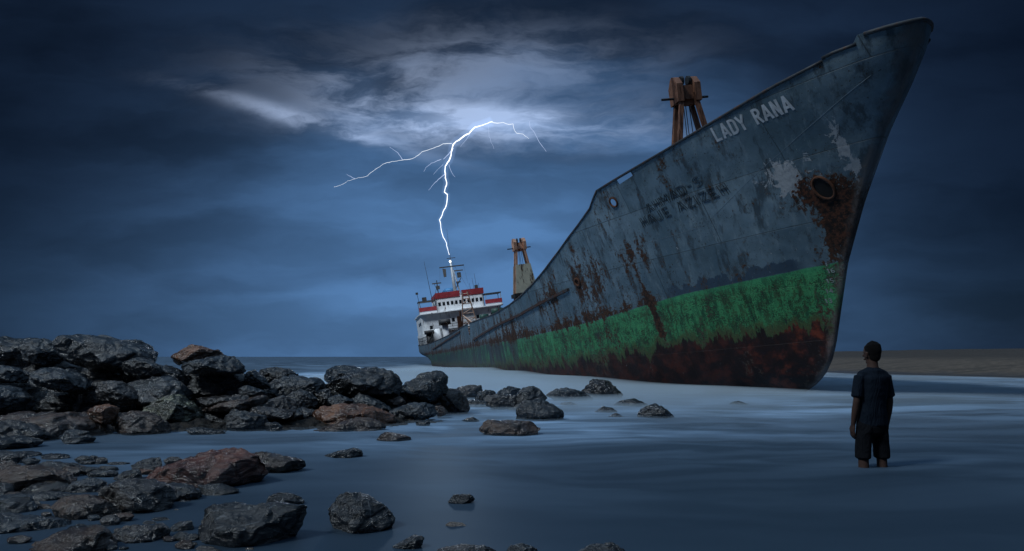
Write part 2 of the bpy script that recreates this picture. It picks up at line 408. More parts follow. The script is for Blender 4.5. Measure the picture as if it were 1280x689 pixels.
# bands painted on the shell
rag = g.m('ADD', g.m('MULTIPLY_ADD', run, 1.9, -.95), g.m('MULTIPLY_ADD', run2, 1.1, -.55))
m_green = g.mr(g.m('ADD', bt, g.m('MULTIPLY_ADD', mid, .06, -.03)), -.02, .02, 1., 0.)
green = g.mix(g.mr(fineN, .3, .7), (.035, .200, .075), (.100, .430, .160))
green = g.mix(g.mr(run2, .50, .62, 0, .85), green, (.014, .085, .035))
green = g.mix(g.mr(g.m('ADD', g.m('MULTIPLY', fineN, .6), g.m('MULTIPLY', run, .5)), .54, .60, 0, .8), green, (.040, .060, .022))
green = g.mix(g.mr(g.m('ADD', crack, g.m('MULTIPLY_ADD', mid, .5, -.25)), .50, .58, 0, .85), green, (.010, .026, .013))
green = g.mix(g.mr(bt, -.30, -.02, 0., .35), green, (.070, .40, .17))
aft = g.mr(g.m('MULTIPLY_ADD', bigN, 9., s_), 15., 21., 0., 1.)
green = g.mix(g.m('MULTIPLY', aft, g.mr(run, .36, .52, 0., 1.)), green, (.030, .038, .040))
boot = g.mix(g.mr(mid, .42, .60), (.014, .0045, .0032), (.052, .011, .006))
boot = g.mix(g.m('MULTIPLY', g.mr(mid, .51, .66), g.mr(td, .6, 3.2, .9, .15)), boot, (.185, .034, .012))
foot = g.mr(g.m('ADD', bb, rag), -.07, .10, 0., 1.)
lower = g.mix(foot, boot, green)
lower = g.mix(g.m('MULTIPLY', g.mr(g.m('ADD', bb, rag), .06, .42, 1., 0.), foot), lower, (.070, .085, .030))   # yellow-green algae fringe
col = g.mix(m_green, paint, lower)
# newer dark blue boot paint daubed above the belt towards the bow
dp = g.m('ADD', bt, g.m('MULTIPLY_ADD', g.noise(g.mapv(P, (1, 1, .3)), 2.4, 5, .6), 1.1, -.80))
dmask = g.m('MULTIPLY', g.mr(dp, .0, .05, 1., 0.), g.m('MULTIPLY', g.mr(s_, -1.9, -1.5), g.mr(s_, 2.0, 2.9, 1., 0.)))
dmask = g.m('MULTIPLY', dmask, g.m('SUBTRACT', 1., m_green))
col = g.mix(g.m('MULTIPLY', dmask, .85), col, (.028, .050, .080))
# rust: patches, runs, edge of belt, lower plates aft
rz = g.mr(bt, 0., 2.8, 1., 0.)
rsel = g.m('ADD', g.m('MULTIPLY', run, .50), g.m('MULTIPLY', fineN, .50))
rsel = g.m('ADD', rsel, g.m('MULTIPLY_ADD', bigN, .32, -.16))
rsel = g.m('ADD', rsel, g.m('MULTIPLY', rz, .045))
rsel = g.m('ADD', rsel, g.m('MULTIPLY', g.mr(g.m('ABSOLUTE', g.m('SUBTRACT', bt, .10)), 0., .42, 1., 0.), g.mr(s_, .8, 3.5, 0., .085)))
rsel = g.m('ADD', rsel, g.mr(s_, 1., 7., 0., .035))
rsel = g.m('ADD', rsel, g.mr(s_, -5.5, -1.2, -.035, 0.))
rsel = g.m('SUBTRACT', rsel, g.m('MULTIPLY', m_green, .055))
rsel = g.m('ADD', rsel, g.m('MULTIPLY', g.mr(td, .1, 1.1, .085, 0.), g.mr(z_, 5.0, 6.6, 1., 0.)))
def blob(cs, cz, rs, rz_):
    a = g.m('DIVIDE', g.m('SUBTRACT', s_, cs), rs); b = g.m('DIVIDE', g.m('SUBTRACT', z_, cz), rz_)
    return g.m('EXPONENT', g.m('MULTIPLY', g.m('ADD', g.m('MULTIPLY', a, a), g.m('MULTIPLY', b, b)), -1.))
hawse_m = g.m('ADD', blob(-2.92, 5.55, .62, .66), g.m('MULTIPLY', blob(-2.95, 4.65, .40, .95), 1.0))
rsel = g.m('ADD', rsel, g.m('MULTIPLY', hawse_m, .20))
for (a0, b0, r0, r1, k0) in ((3.35, 3.6, .12, 1.0, .22), (3.3, 2.6, .25, .9, .16), (3.3, 5.1, .5, .5, .09), (2.3, 5.55, .9, .35, .07),
                             (5.2, 5.1, .25, .7, .10), (6.6, 4.72, .18, .5, .14), (2.9, 6.9, .28, .5, .09), (5.9, 2.4, .6, .5, .06), (8.5, 4.4, .5, .4, .07), (1.3, 5.5, .25, .25, .08), (.9, 7.5, .7, .3, .05)):
    rsel = g.m('ADD', rsel, g.m('MULTIPLY', blob(a0, b0, r0, r1), k0))
rust = g.mr(rsel, .612, .650, 0., 1.)
halo = g.mr(rsel, .565, .64, 0., .6)
rc = g.mix(g.mr(fineN, .38, .62), (.011, .008, .007), (.085, .036, .019))
rc = g.mix(g.mr(crack, .52, .62, 0, .6), rc, (.012, .008, .007))
rc = g.mix(g.mr(hawse_m, .25, .8, 0., .55), rc, g.mix(g.mr(fineN, .46, .60), (.010, .006, .005), (.14, .042, .018)))
col = g.mix(halo, col, (.095, .078, .062))
spk = g.m('ADD', g.noise(P, 15., 8, .75), g.m('MULTIPLY_ADD', mid, .30, -.15))
spk = g.m('ADD', spk, g.m('MULTIPLY', g.mr(bt, 0., 3.5, 1., .2), g.mr(s_, -1., 6., .0, .05)))
col = g.mix(g.mr(spk, .600, .635, 0., .85), col, (.030, .020, .016))                 # pitting
col = g.mix(g.m('MULTIPLY', g.mr(g.noise(g.mapv(P, (1, 1, .6), (4, 4, 4)), 21., 5, .7), .665, .69, 0., .7), g.m('SUBTRACT', 1., m_green)), col, (.36, .40, .42))   # chipped pale flecks
# bare pale primer scoured by the anchor
pm = g.m('MAXIMUM', blob(-2.45, 6.02, .70, .55), blob(-3.80, 6.40, .24, .75))
pm = g.m('ADD', g.m('MULTIPLY', pm, .30), g.m('ADD', g.m('MULTIPLY', g.noise(g.mapv(P, (1, 1, .55), (0, 2, 0), (0, .5, 0)), 2.6, 10, .74, .8), 1.15), g.m('MULTIPLY', fineN, .2)))
prim = g.mr(pm, .875, .888, 0., 1.)
col = g.mix(prim, col, g.mix(g.mr(fineN, .35, .6), (.30, .31, .32), (.44, .44, .44)))
col = g.mix(rust, col, rc)
# the stem bar and the nose plates are scraped brown-grey
nose = g.m('MULTIPLY', g.mr(g.m('MULTIPLY_ADD', mid, -.6, td), -.30, -.08, 1., 0.), .8)
col = g.mix(nose, col, g.mix(g.mr(run, .4, .6), (.060, .045, .040), (.17, .145, .135)))
hgt = g.m('ADD', g.m('MULTIPLY', bigN, 1.6), g.m('ADD', g.m('MULTIPLY', rust, .25), g.m('MULTIPLY', fineN, .18)))
hgt = g.m('ADD', hgt, g.m('MULTIPLY', brk.outputs[1], -.35))
ribs = g.m('SINE', g.m('MULTIPLY', s_, 2*math.pi/.68))
hgt = g.m('ADD', hgt, g.m('MULTIPLY', ribs, .10))
rgh = g.m('ADD', g.mr(rust, 0, 1, .48, .88), g.m('MULTIPLY', foot, 0.))
g.out(g.pbr(col, rgh, g.bump(hgt, .75, .06), 0., .4))

m_rail = simple('rim_steel', (.028, .032, .038), .6, .3, 4, .3, .4)
m_strake = simple('strake_steel', (.050, .052, .058), .7, .3, 4, .3, .9)
m_orange_dark = simple('crane_brown', (.23, .105, .062), .7, .3, 2.2, .3, .5)
m_deck = simple('deck_steel', (.09, .06, .045), .8, .3, 2, .4, .6)
m_white = simple('house_white', (.78, .80, .82), .5, .10, 1.3, .15, .12)
m_red = simple('house_red', (.30, .035, .045), .5, .2, 2., .15)
m_glass = simple('dark_glass', (.012, .015, .02), .12, .1, 1, 0.)
m_dark = simple('dark_fittings', (.022, .026, .03), .6, .3, 4, .3, .3)
m_orange = simple('crane_orange', (.66, .36, .24), .6, .25, 2.2, .3, .35)
m_mark = simple('mark_paint', (.22, .25, .24), .7, .3, 8., .1)
m_cream = simple('crane_cream', (.72, .68, .52), .6, .12, 2.0, .25, .30)
m_greeny = simple('winch_green', (.035, .11, .09), .5, .25, 2.5, .2, .3)
m_blue = simple('funnel_blue', (.05, .20, .42), .5, .2, 2., .2)
m_rusty = simple('rust_steel', (.11, .042, .02), .85, .4, 4., .5)
m_letter = simple('name_paint', (.50, .52, .54), .6, .22, 6., .1)
m_weld = simple('weld_bead', (.018, .026, .034), .6, .2, 6., .1)  # bead colour darkened to stand in for the shadows beside the beads
m_seam = simple('seam_paint', (.17, .22, .26), .6, .2, 6., .1)
m_void = simple('hawse_dark', (.006, .005, .005), .9, .1, 6., .1)
m_lampw = simple('mast_white', (.36, .39, .42), .4, .08, 3., .1)

# ---- hull shell
NR = 58
def zrow(k, zt): return -2.2+(zt+2.2)*(k/(NR-1))
ts = [0, .01, .03, .06, .10, .16, .24, .34, .46, .6, .76, .94, 1.14]
while ts[-1] < 26: ts.append(ts[-1]+.22)
while ts[-1] < 34: ts.append(ts[-1]+.5)
while ts[-1] < 90: ts.append(ts[-1]+1.2)
def ztop_for(t):
    z = 6.
    for _ in range(30): z = z*.5+.5*sheer(t+stem(z))
    return z
for sb in (-5.12, -5.1, -4.43, -4.40, 3.6, 3.8, 25.6, 25.62, 26.6, 26.62): ts.append(sb-stem(sheer(sb)))
t_end = 99.2
for k in range(14): ts.append(91+(t_end-91)*(1-(1-k/13)**2))
ts = sorted(set(round(t, 4) for t in ts if t <= t_end))
vs = []; A1 = []; A2 = []; A3 = []
for side in (1, -1):
    for t in ts:
        zt = ztop_for(t)
        for k in range(NR):
            z = zrow(k, zt); s = t+stem(z); s = min(s, 93.-(0 if z > 3 else (3-z)*.55))
            b = halfb(s-stem(z), z)
            if t >= t_end-.001: b = 0
            if t == 0: b = 0
            dn = dent(s, z, side)*min(1, t/1.5)
            vs.append((s, side*(b+dn) if t > 0 else 0, z)); A1.append(z-interp(s, BTS, BTZ)); A2.append(z-interp(s, BBS, BBZ)); A3.append(t)
nt_ = len(ts); fs = []
for sd_ in (0, 1):
    o_ = sd_*nt_*NR
    for i in range(nt_-1):
        for k in range(NR-1):
            q = (o_+i*NR+k, o_+(i+1)*NR+k, o_+(i+1)*NR+k+1, o_+i*NR+k+1)
            fs.append(q if sd_ else q[::-1])
# bulwark openings: leave out the shell faces there and ring them later
me = bpy.data.meshes.new('hull'); me.from_pydata(vs, [], fs); me.update()
for nm, A in (('above_belt', A1), ('above_belt_foot', A2), ('from_stem', A3)):
    at_ = me.attributes.new(nm, 'FLOAT', 'POINT'); at_.data.foreach_set('value', A)
hull = me_obj('hull', me, mh, ship, True)
bm = bmesh.new(); bm.from_mesh(me); bmesh.ops.remove_doubles(bm, verts=bm.verts, dist=.0008); bm.to_mesh(me); bm.free()
cut = MB(); c0 = on_hull(3.08, 6.98)
cut.cyl(c0-Vector((0, 1.0, 0)), .135, 2.0, 24, 'y')
cutter = cut.build('porthole_cutter', m_void)
cut = MB(); c1 = on_hull(2.15, 7.55)
mt = Matrix.Translation(c1) @ Matrix.Rotation(R(8), 4, 'Y')
cut.box(-.34, .34, -.8, .8, -.075, .075, mt)
cutter2 = cut.build('slot_cutter', m_void)
for c_ in (cutter, cutter2):
    c_.matrix_world = SHIP_M
    md = hull.modifiers.new('b', 'BOOLEAN'); md.object = c_; md.solver = 'FAST'; md.operation = 'DIFFERENCE'
dg = bpy.context.evaluated_depsgraph_get(); dg.update()
me2 = bpy.data.meshes.new_from_object(hull.evaluated_get(dg), depsgraph=dg)
hull.modifiers.clear()
if len(me2.polygons) > .8*len(me.polygons):
    hull.data = me2; me2.name = 'hull'
    me2.materials.clear(); me2.materials.append(mh)
bpy.data.objects.remove(cutter); bpy.data.objects.remove(cutter2)
r_ = MB()
r_.tube([on_hull(3.08+.15*math.cos(a), 6.98+.15*math.sin(a), .015) for a in [2*math.pi*k/24 for k in range(24)]], .035, 6, True)
tag(r_.build('fairlead_ring', m_rusty, ship, True), 'rusty ring round the open fairlead')
r_ = MB()
r_.tube([on_hull(6.62+.14*math.cos(a), 4.72+.14*math.sin(a), .015) for a in [2*math.pi*k/20 for k in range(20)]], .045, 6, True)
r_.build('scupper_ring', m_rusty, ship, True)

# ---- rim along the bulwark, transverse lines, rubbing strakes
def top_pt(s, side=1, out=0., up=0.):
    z = sheer(s); b = halfb(max(s-stem(z), 0), z)
    return Vector((s, side*(b+out), z+up))
rim = MB()
for a0, b0 in ((-5.1, -4.42), (-4.40, 3.6), (3.6, 25.6), (26.62, 60), (60, 92.4)):
    n_ = max(3, int((b0-a0)/.35)) if a0 < 20 else max(3, int((b0-a0)/1.5))
    for side in (1, -1): rim.tube([top_pt(a0+(b0-a0)*k/n_, side) for k in range(n_+1)], .045, 6)
tip = [Vector((stem(8.55)+t, 0, 8.55)) for t in (0,)]
tb = [.0, .04, .1, .2, .35, .5, .7]
nose_pts = [Vector((stem(8.55)+t, -halfb(t, 8.55), 8.55+.06*t)) for t in tb[::-1]]+[Vector((stem(8.55)+t, halfb(t, 8.55), 8.55+.06*t)) for t in tb[1:]]
rim.tube(nose_pts, .05, 6)
rim.build('bulwark_rim', m_rail, ship, True)
def strake(pts_, w_, name, mat):
    m_ = MB(); r0 = []
    for s, z in pts_:
        o = on_hull(s, z+w_/2, -.01); i = on_hull(s, z-w_/2, -.01); dd = Vector((0, .11, 0))
        r0.append((o, o+dd, i+dd, i))
    for i in range(len(r0)-1):
        for k in range(4):
            k2 = (k+1) % 4
            m_.add([r0[i][k], r0[i][k2], r0[i+1][k2], r0[i+1][k]], [(0, 1, 2, 3)])
    m_.add(r0[0], [(0, 1, 2, 3)]); m_.add(r0[-1], [(3, 2, 1, 0)])
    return m_.build(name, mat, ship)
strake([(7.3+(24.6-7.3)*k/50, interp(7.3+(24.6-7.3)*k/50, [7.3, 12.5, 24.6], [4.52, 3.95, 3.22])) for k in range(51)], .10, 'rubbing_strake', m_strake)
strake([(31+(58-31)*k/30, interp(31+27*k/30, [31, 58], [4.0, 3.12])) for k in range(31)], .11, 'rubbing_strake', m_strake)
# raised knuckle line from the break of the forecastle to the bow
kn = [(5.6, 5.33), (.3, 5.42), (-1.6, 6.4), (-3.3, 7.06), (-4.8, 7.70)]
m_ = MB(); pts_ = []
for i in range(40):
    s = 5.6+(-5.0-5.6)*i/39; pts_.append(on_hull(s, interp(-s, [-5.6, -.3, 1.6, 3.3, 5.0], [5.33, 5.45, 6.35, 7.05, 7.75]), .0))
m_.tube(pts_, .006, 5); m_.build('plate_seam', m_seam, ship, True)

# ---- letters, as strokes laid on the shell (x right, y up, unit height)
def arc(cx_, cy_, rx, ry, a0, a1, n=8): return [(cx_+rx*math.cos(R(a0+(a1-a0)*k/n)), cy_+ry*math.sin(R(a0+(a1-a0)*k/n))) for k in range(n+1)]
GL = {'L': [[(.08, 1), (.08, 0)], [(.0, .07), (.48, .07)]],
 'A': [[(.02, 0), (.26, 1)], [(.26, 1), (.50, 0)], [(.12, .28), (.42, .28)]],
 'D': [[(.08, 0), (.08, 1)], [(.04, .93), (.28, .93)]+arc(.22, .73, .24, .20, 90, 0, 4)+arc(.22, .27, .24, .20, 0, -90, 4)+[(.04, .07)]],
 'Y': [[(.0, 1), (.25, .48)], [(.50, 1), (.25, .48)], [(.25, .55), (.25, 0)]],
 'R': [[(.08, 0), (.08, 1)], [(.04, .93), (.28, .93)]+arc(.26, .72, .18, .21, 90, -90, 6)+[(.04, .51)], [(.24, .50), (.48, 0)]],
 'N': [[(.08, 0), (.08, 1)], [(.08, 1), (.44, 0)], [(.44, 0), (.44, 1)]],
 'H': [[(.08, 0), (.08, 1)], [(.44, 0), (.44, 1)], [(.04, .5), (.48, .5)]],
 'M': [[(.05, 0), (.05, 1)], [(.05, 1), (.30, .3)], [(.30, .3), (.55, 1)], [(.55, 1), (.55, 0)]],
 'S': [arc(.26, .73, .18, .20, 30, 270, 8)+arc(.26, .27, .18, .22, 90, -150, 8)],
 'J': [[(.40, 1), (.40, .25)]+arc(.24, .25, .16, .2, 0, -170, 6)],
 'E': [[(.08, 0), (.08, 1)], [(.04, .93), (.46, .93)], [(.04, .5), (.40, .5)], [(.04, .07), (.46, .07)]],
 'Z': [[(.04, .93), (.46, .93)], [(.46, .93), (.04, .07)], [(.04, .07), (.48, .07)]],
 'I': [[(.1, 0), (.1, 1)]], '-': [[(.08, .5), (.36, .5)]], ' ': [],
 '1': [[(.05, .75), (.22, 1)], [(.22, 1), (.22, 0)]],
 '6': [arc(.25, .28, .19, .22, 0, 360, 12), [(.07, .30), (.10, .62), (.24, .88), (.42, .95)]],
 '5': [[(.44, .95), (.10, .95), (.08, .55)], [(.08, .55)]+arc(.23, .32, .20, .26, 90, -140, 9)],
 '4': [[(.36, 0), (.36, 1)], [(.36, 1), (.03, .33), (.50, .33)]],
 '3': [arc(.22, .75, .18, .20, 150, -90, 7)+arc(.22, .28, .20, .25, 90, -150, 8)]}
ADV = {'I': .26, 'M': .70, ' ': .38, '1': .38, '-': .48}
def strokes(text, gap=.12):
    x = 0; out = []
    for ch in text:
        for st in GL[ch]: out.append([(x+a, b) for a, b in st])
        x += ADV.get(ch, .54)+gap
    return out, x-gap
def lettering(text, s0, s1, z0, z1, h, w_, name, mat, outline=False, slant=0., lab=None):
    """s0,z0: foot of the first letter; s1,z1: foot of the last one"""
    st, W = strokes(text); m_ = MB(); lay = 0
    def P_(a, b, off):
        f = a/W; z = z0+(z1-z0)*f+b*h
        return on_hull(s0+(s1-s0)*f-slant*b*h, z, off)
    for line in st:
        if outline:      # weld beads round the edge of each stroke
            pl = []
            asp = h*W/abs(math.hypot(s1-s0, 1.2*(s1-s0)))
            lft, rgt = [], []
            for i, (a, b) in enumerate(line):
                a0, b0 = line[max(i-1, 0)]; a1, b1 = line[min(i+1, len(line)-1)]
                dx_, dy_ = a1-a0, b1-b0; L = math.hypot(dx_, dy_) or 1
                lft.append((a-dy_/L*w_/2, b+dx_/L*w_/2)); rgt.append((a+dy_/L*w_/2, b-dx_/L*w_/2))
            for seq in (lft, rgt):
                pp = []
                for i in range(len(seq)-1):
                    for k in range(4): pp.append(P_(seq[i][0]+(seq[i+1][0]-seq[i][0])*k/4, seq[i][1]+(seq[i+1][1]-seq[i][1])*k/4, .011))
                pp.append(P_(*seq[-1], .011)); m_.tube(pp, .0075, 5)
            continue
        lay += 1; off = .010+.0012*(lay % 5)
        dense = []
        for i in range(len(line)-1):
            n_ = 5
            for k in range(n_): dense.append((line[i][0]+(line[i+1][0]-line[i][0])*k/n_, line[i][1]+(line[i+1][1]-line[i][1])*k/n_))
        dense.append(line[-1]); L_, R_ = [], []
        for i, (a, b) in enumerate(dense):
            a0, b0 = dense[max(i-1, 0)]; a1, b1 = dense[min(i+1, len(dense)-1)]
            dx_, dy_ = a1-a0, b1-b0; L = math.hypot(dx_, dy_) or 1
            L_.append(P_(a-dy_/L*w_/2, b+dx_/L*w_/2, off)); R_.append(P_(a+dy_/L*w_/2, b-dx_/L*w_/2, off))
        n0 = len(L_); m_.add(L_+R_, [(i, i+1, n0+i+1, n0+i) for i in range(n0-1)])
    o = m_.build(name, mat, ship)
    if lab: o['label'] = lab
    return o
lettering('LADY RANA', -1.30, -3.42, 7.53, 7.60, .39, .17, 'ship_name', m_letter, lab='ship name in pale capital letters')
lettering('AHMAD-S', 1.86, -.30, 6.28, 6.60, .27, .15, 'old_name_lettering', m_weld, True, -.15, 'older name outlined in weld beads')
lettering('HAJE AZIZEH', 2.30, -.93, 5.92, 6.16, .30, .15, 'old_name_lettering', m_weld, True, -.15, 'older name outlined in weld beads')
for k, tx in enumerate(('16', '15', '14', '13')):
    z = 3.45-.27*k
    lettering(tx, -2.18+.10*k, -2.36+.10*k, z, z, .125, .16, 'draft_mark', m_mark)

# ---- hawse pipe
def ring_pts(cs, cz, rs, rz__, off, n=28): return [on_hull(cs+rs*math.cos(2*math.pi*k/n), cz+rz__*math.sin(2*math.pi*k/n), off) for k in range(n)]
m_ = MB(); m_.tube(ring_pts(-3.02, 5.64, .185, .29, .02), .035, 8, True); hw = m_.build('hawse_pipe', m_rusty, ship, True)
m_ = MB(); rp = ring_pts(-3.02, 5.64, .180, .285, .015); m_.add(rp+[sum(rp, Vector())/len(rp)+Vector((0, .01, 0))], [(k, (k+1) % 28, 28) for k in range(28)])
m_.build('pipe_mouth_shade', m_void, hw)  # dark disc painted as the shaded opening; the shell is uncut here

# ---- decks and forecastle bulkhead
def deck(name, s0, s1, zf, n, mat):
    vs_ = []; fs_ = []
    for i in range(n+1):
        s = s0+(s1-s0)*i/n; z = zf(s); b = max(halfb(max(s-stem(z), 0), z)-.03, .01)
        vs_ += [(s, b, z), (s, b*.5, z+.06), (s, 0, z+.09), (s, -b*.5, z+.06), (s, -b, z)]
    for i in range(n):
        for k in range(4): fs_.append((i*5+k, i*5+k+1, i*5+5+k+1, i*5+5+k))
    return mesh_obj(name, vs_, fs_, mat, ship, True)
deck('forecastle_deck', -4.6, 3.6, lambda s: 6.35 if s > -2 else 6.35-(s+2)*.25, 24, m_deck)
deck('main_deck', 3.6, 92.6, lambda s: 3.0, 60, m_deck)
m_ = MB(); b0, b1 = halfb(3.6-stem(3.0), 3.)-.35, halfb(3.6-stem(6.3), 6.3)-.45
m_.hexa([(3.56, -b0, 3), (3.64, -b0, 3), (3.64, b0, 3), (3.56, b0, 3)], [(3.56, -b1, 6.33), (3.64, -b1, 6.33), (3.64, b1, 6.33), (3.56, b1, 6.33)])
m_.build('forecastle_bulkhead', m_white, ship)
# hatch coaming
for a0, b0 in ((14, 34), (43, 66)):
    m_ = MB(); m_.box(a0, b0, -3.9, 3.9, 2.9, 3.9); m_.box(a0-.1, b0+.1, -4.05, 4.05, 3.9, 4.05); m_.build('hatch', m_deck, ship)

# ---- four-legged cargo cranes standing on deck
def crane(s0, y0, zb, zt, ht, hb, plate, lab, m_orange, dk=.8):
    c = empty('cargo_crane', (s0, y0, 0), parent=ship); c['label'] = lab
    zh = zt-.85; dl = ht*dk; db = dl*1.5
    for sy in (1, -1):
        for sx in (1, -1):
            m_ = MB(); w0, w1 = .075, .105
            def q(cx_, cy_, z, w_): return [(cx_-w_, cy_-w_, z), (cx_+w_, cy_-w_, z), (cx_+w_, cy_+w_, z), (cx_-w_, cy_+w_, z)]
            m_.hexa(q(sx*db, sy*hb, zb, w1), q(sx*dl, sy*(ht-.10), zh+.15, w0))
            m_.build('crane_leg', m_orange, c)
    m_ = MB()
    for sy in (1, -1):
        prof = [(-dl-.12, zh-.15), (dl+.12, zh-.15), (dl+.14, zt-.35), (dl*.6, zt-.06), (0, zt), (-dl*.6, zt-.06), (-dl-.14, zt-.35)]
        a = [(p[0], sy*ht-.12*1, p[1]) for p in prof]; b = [(p[0], sy*ht+.12*1, p[1]) for p in prof]; n = len(a)
        m_.add(a+b, [tuple(range(n)), tuple(range(2*n-1, n-1, -1))]+[(i, i+n, (i+1) % n+n, (i+1) % n) for i in range(n)])
    m_.box(-dl*.9, dl*.9, -ht+.121, ht-.121, zh-.05, zt-.38); m_.box(-dl*.5, dl*.5, -ht+.121, ht-.121, zh-.22, zh-.052)
    hd = m_.build('crane_head', m_orange, c)
    m_ = MB(); m_.tube([(0, -ht-.55, zh+.05), (0, ht+.62, zh+.05)], .045, 6)
    for yy in (-.14, .14): m_.cyl((-.08, yy-.05, zt-.18), .17, .10, 12, 'y')
    m_.build('pulley', m_dark, hd)
    m_ = MB()
    for yy in (-.12, .10, .02): m_.tube([(.05, yy, zh), (.12, yy*1.8, zb+1.2)], .016, 5)
    m_.build('hoist_wire', m_dark, c)
    m_ = MB(); zz = zb+(zh-zb)*.62; f = (zz-zb)/(zh-zb); hh = hb+(ht-hb)*f
    m_.tube([(0, -hh, zz), (0, hh*.2, zz+.08), (0, hh, zz-.05)], .035, 6); m_.tube([(0, 0, zz-.55), (0, hh*.8, zz+.02)], .03, 6); m_.tube([(0, -hh*.1, zz-.55), (0, -hh*.8, zz+.5)], .03, 6)
    m_.build('ladder_stay', m_blue if plate else m_dark, c)
    if plate:
        z0, z1 = plate
        def hw_(z): return hb+(ht-.05-hb)*(z-zb)/(zh-zb)
        for sx in (1, -1):
            x0, x1 = sx*(db+.17)*.94, sx*(db+.20)*.94
            xa, xb = min(x0, x1), max(x0, x1)
            m_ = MB(); m_.hexa([(xa, -hw_(z0)-.1, z0), (xb, -hw_(z0)-.1, z0), (xb, hw_(z0)+.1, z0), (xa, hw_(z0)+.1, z0)],
                               [(xa*.9, -hw_(z1)-.08, z1), (xb*.9, -hw_(z1)-.08, z1), (xb*.9, hw_(z1)+.08, z1), (xa*.9, hw_(z1)+.08, z1)])
            pl = m_.build('side_plate', m_cream, c)
        m_ = MB(); m_.box(-db-.3, db+.3, -hw_(z0)-.25, hw_(z0)+.25, z0-.32, z0-.02); m_.box(-db-.9, -db-.3, -1.3, .8, z0-.9, z0-.4)
        m_.tube([(-db-.2, hw_(z0)+.2, z0-.1), (-db-.2, hw_(z0)+.1, zb)], .09, 6); m_.build('winch_base', m_dark, c)
    return c
crane(5.0, 0, 3.05, 11.75, .36, 1.75, None, 'orange crane frame behind the forecastle', m_orange_dark, .62)
crane(36.0, .05, 3.05, 11.1, .40, 1.30, (6.6, 8.9), 'orange and cream crane frame amidships', m_orange)

# ---- accommodation block and wheelhouse
HS = 78.2
hs_ = MB()
# lower house with rounded front corners
def rounded(x0, x1, hy, r, n=5):
    p = []
    for cy_, sgn in ((hy-r, 1), (-hy+r, -1)):
        for k in range(n+1):
            a = R(90*k/n); pt = (x0+r-r*math.cos(a) if sgn < 0 else x0+r-r*math.sin(a), cy_+sgn*(r*math.cos(a) if sgn > 0 else r*math.sin(a)))
            p.append(pt)
    return [(x1, hy)]+p+[(x1, -hy)]
def prism(mb, outline, z0, z1, sc_=1.0):
    n = len(outline); a = [(p[0], p[1], z0) for p in outline]; b = [(p[0], p[1]*sc_, z1) for p in outline]
    mb.add(a+b, [tuple(range(n))[::-1], tuple(range(n, 2*n))]+[(i, (i+1) % n, (i+1) % n+n, i+n) for i in range(n)])
prism(hs_, rounded(HS, 90.5, 6.0, .8), 2.9, 5.6); prism(hs_, rounded(HS+.35, 90, 5.9, .8), 5.605, 8.2)
house = hs_.build('deckhouse', m_white, ship)
m_ = MB(); prism(m_, rounded(HS-.5, 90.6, 6.15, .8), 8.202, 8.32); m_.build('bridge_deck', m_white, house)
def window(parent, x_, y_, z_, w_, h_, name='window', mat=m_glass, fr=m_dark):
    m_ = MB(); m_.box(x_-.035, x_+.02, y_-w_/2, y_+w_/2, z_-h_/2, z_+h_/2); wn = m_.build(name, mat, parent)
    return wn
for (y_, z_) in ((1.35, 7.0), (4.6, 6.3), (-2.2, 7.0), (-4.4, 7.0)): window(house, HS+.34, y_, z_, .42, .5)
for (y_, z_) in ((.6, 4.5), (2.0, 4.3), (-1.8, 4.4), (3.6, 4.5)): window(house, HS, y_, z_, .5, .6)
for (x_, z_) in ((80, 7.0), (83, 7.0), (80.6, 4.6)):
    m_ = MB(); m_.box(x_-.3, x_+.3, 5.88, 6.03, z_-.25, z_+.25); m_.build('window', m_glass, house)
m_ = MB(); m_.box(HS-1.9, HS-.004, -3.2, 2.6, 5.62, 5.74)
for yy in (-3.1, -1., 1., 2.5): m_.box(HS-1.85, HS-1.75, yy-.05, yy+.05, 3.0, 5.62)
m_.tube([(HS-1.85, -3.1, 6.4), (HS-1.85, 2.5, 6.4)], .03, 5); m_.tube([(HS-1.85, -3.1, 6.05), (HS-1.85, 2.5, 6.05)], .02, 5)
m_.build('boat_deck_platform', m_dark, ship)
m_ = MB(); prism(m_, rounded(HS+.2, 85.5, 3.45, .4), 8.322, 10.21); wh = m_.build('wheelhouse', m_white, ship)
for k in range(11):
    y_ = 3.0-.6*k
    wn = window(wh, HS+.2, y_, 9.42, .36, .52)
for x_ in (79.5, 80.6, 81.7):
    m_ = MB(); m_.box(x_-.25, x_+.25, 3.43, 3.49, 9.15, 9.7); m_.build('window', m_glass, wh)
for ya, yb in ((-3.5, -.30), (-.02, 3.5)):
    m_ = MB(); m_.hexa([(HS+.05, ya, 10.22), (HS+.45, ya, 10.22), (HS+.45, yb, 10.22), (HS+.05, yb, 10.22)],
                       [(HS-.15, ya, 11.02), (HS+.05, ya, 11.02), (HS+.05, yb, 11.02), (HS-.15, yb, 11.02)])
    m_.build('red_fascia', m_red, wh)
for yy in (-3.5, 3.44):
    m_ = MB(); m_.box(HS+.1, 85.4, yy, yy+.06, 10.225, 10.95); m_.build('red_fascia', m_red, wh)
m_ = MB(); m_.box(HS+.46, 85.5, -3.43, 3.43, 10.215, 10.3); m_.build('roof', m_white, wh)
for sd_ in (1, -1):
    wg = MB(); a, b = sorted((sd_*3.52, sd_*6.0)); wg.box(HS-.1, HS-.02, a, b, 8.33, 8.62); wing = wg.build('bridge_wing', m_white, ship)
    m_ = MB(); m_.box(HS-.16, HS-.08, a, b, 8.64, 9.22); m_.build('red_dodger', m_red, wing)
    m_ = MB(); m_.box(HS-.1, HS+2.2, a, b, 10.0, 10.14); m_.build('canopy', m_dark, wing)
    for yy in (sd_*3.7, sd_*5.9):
        for xx in (HS-.02, HS+2.1):
            m_ = MB(); m_.box(xx, xx+.08, yy-.04, yy+.04, 8.33, 10.0); m_.build('canopy_post', m_lampw, wing)
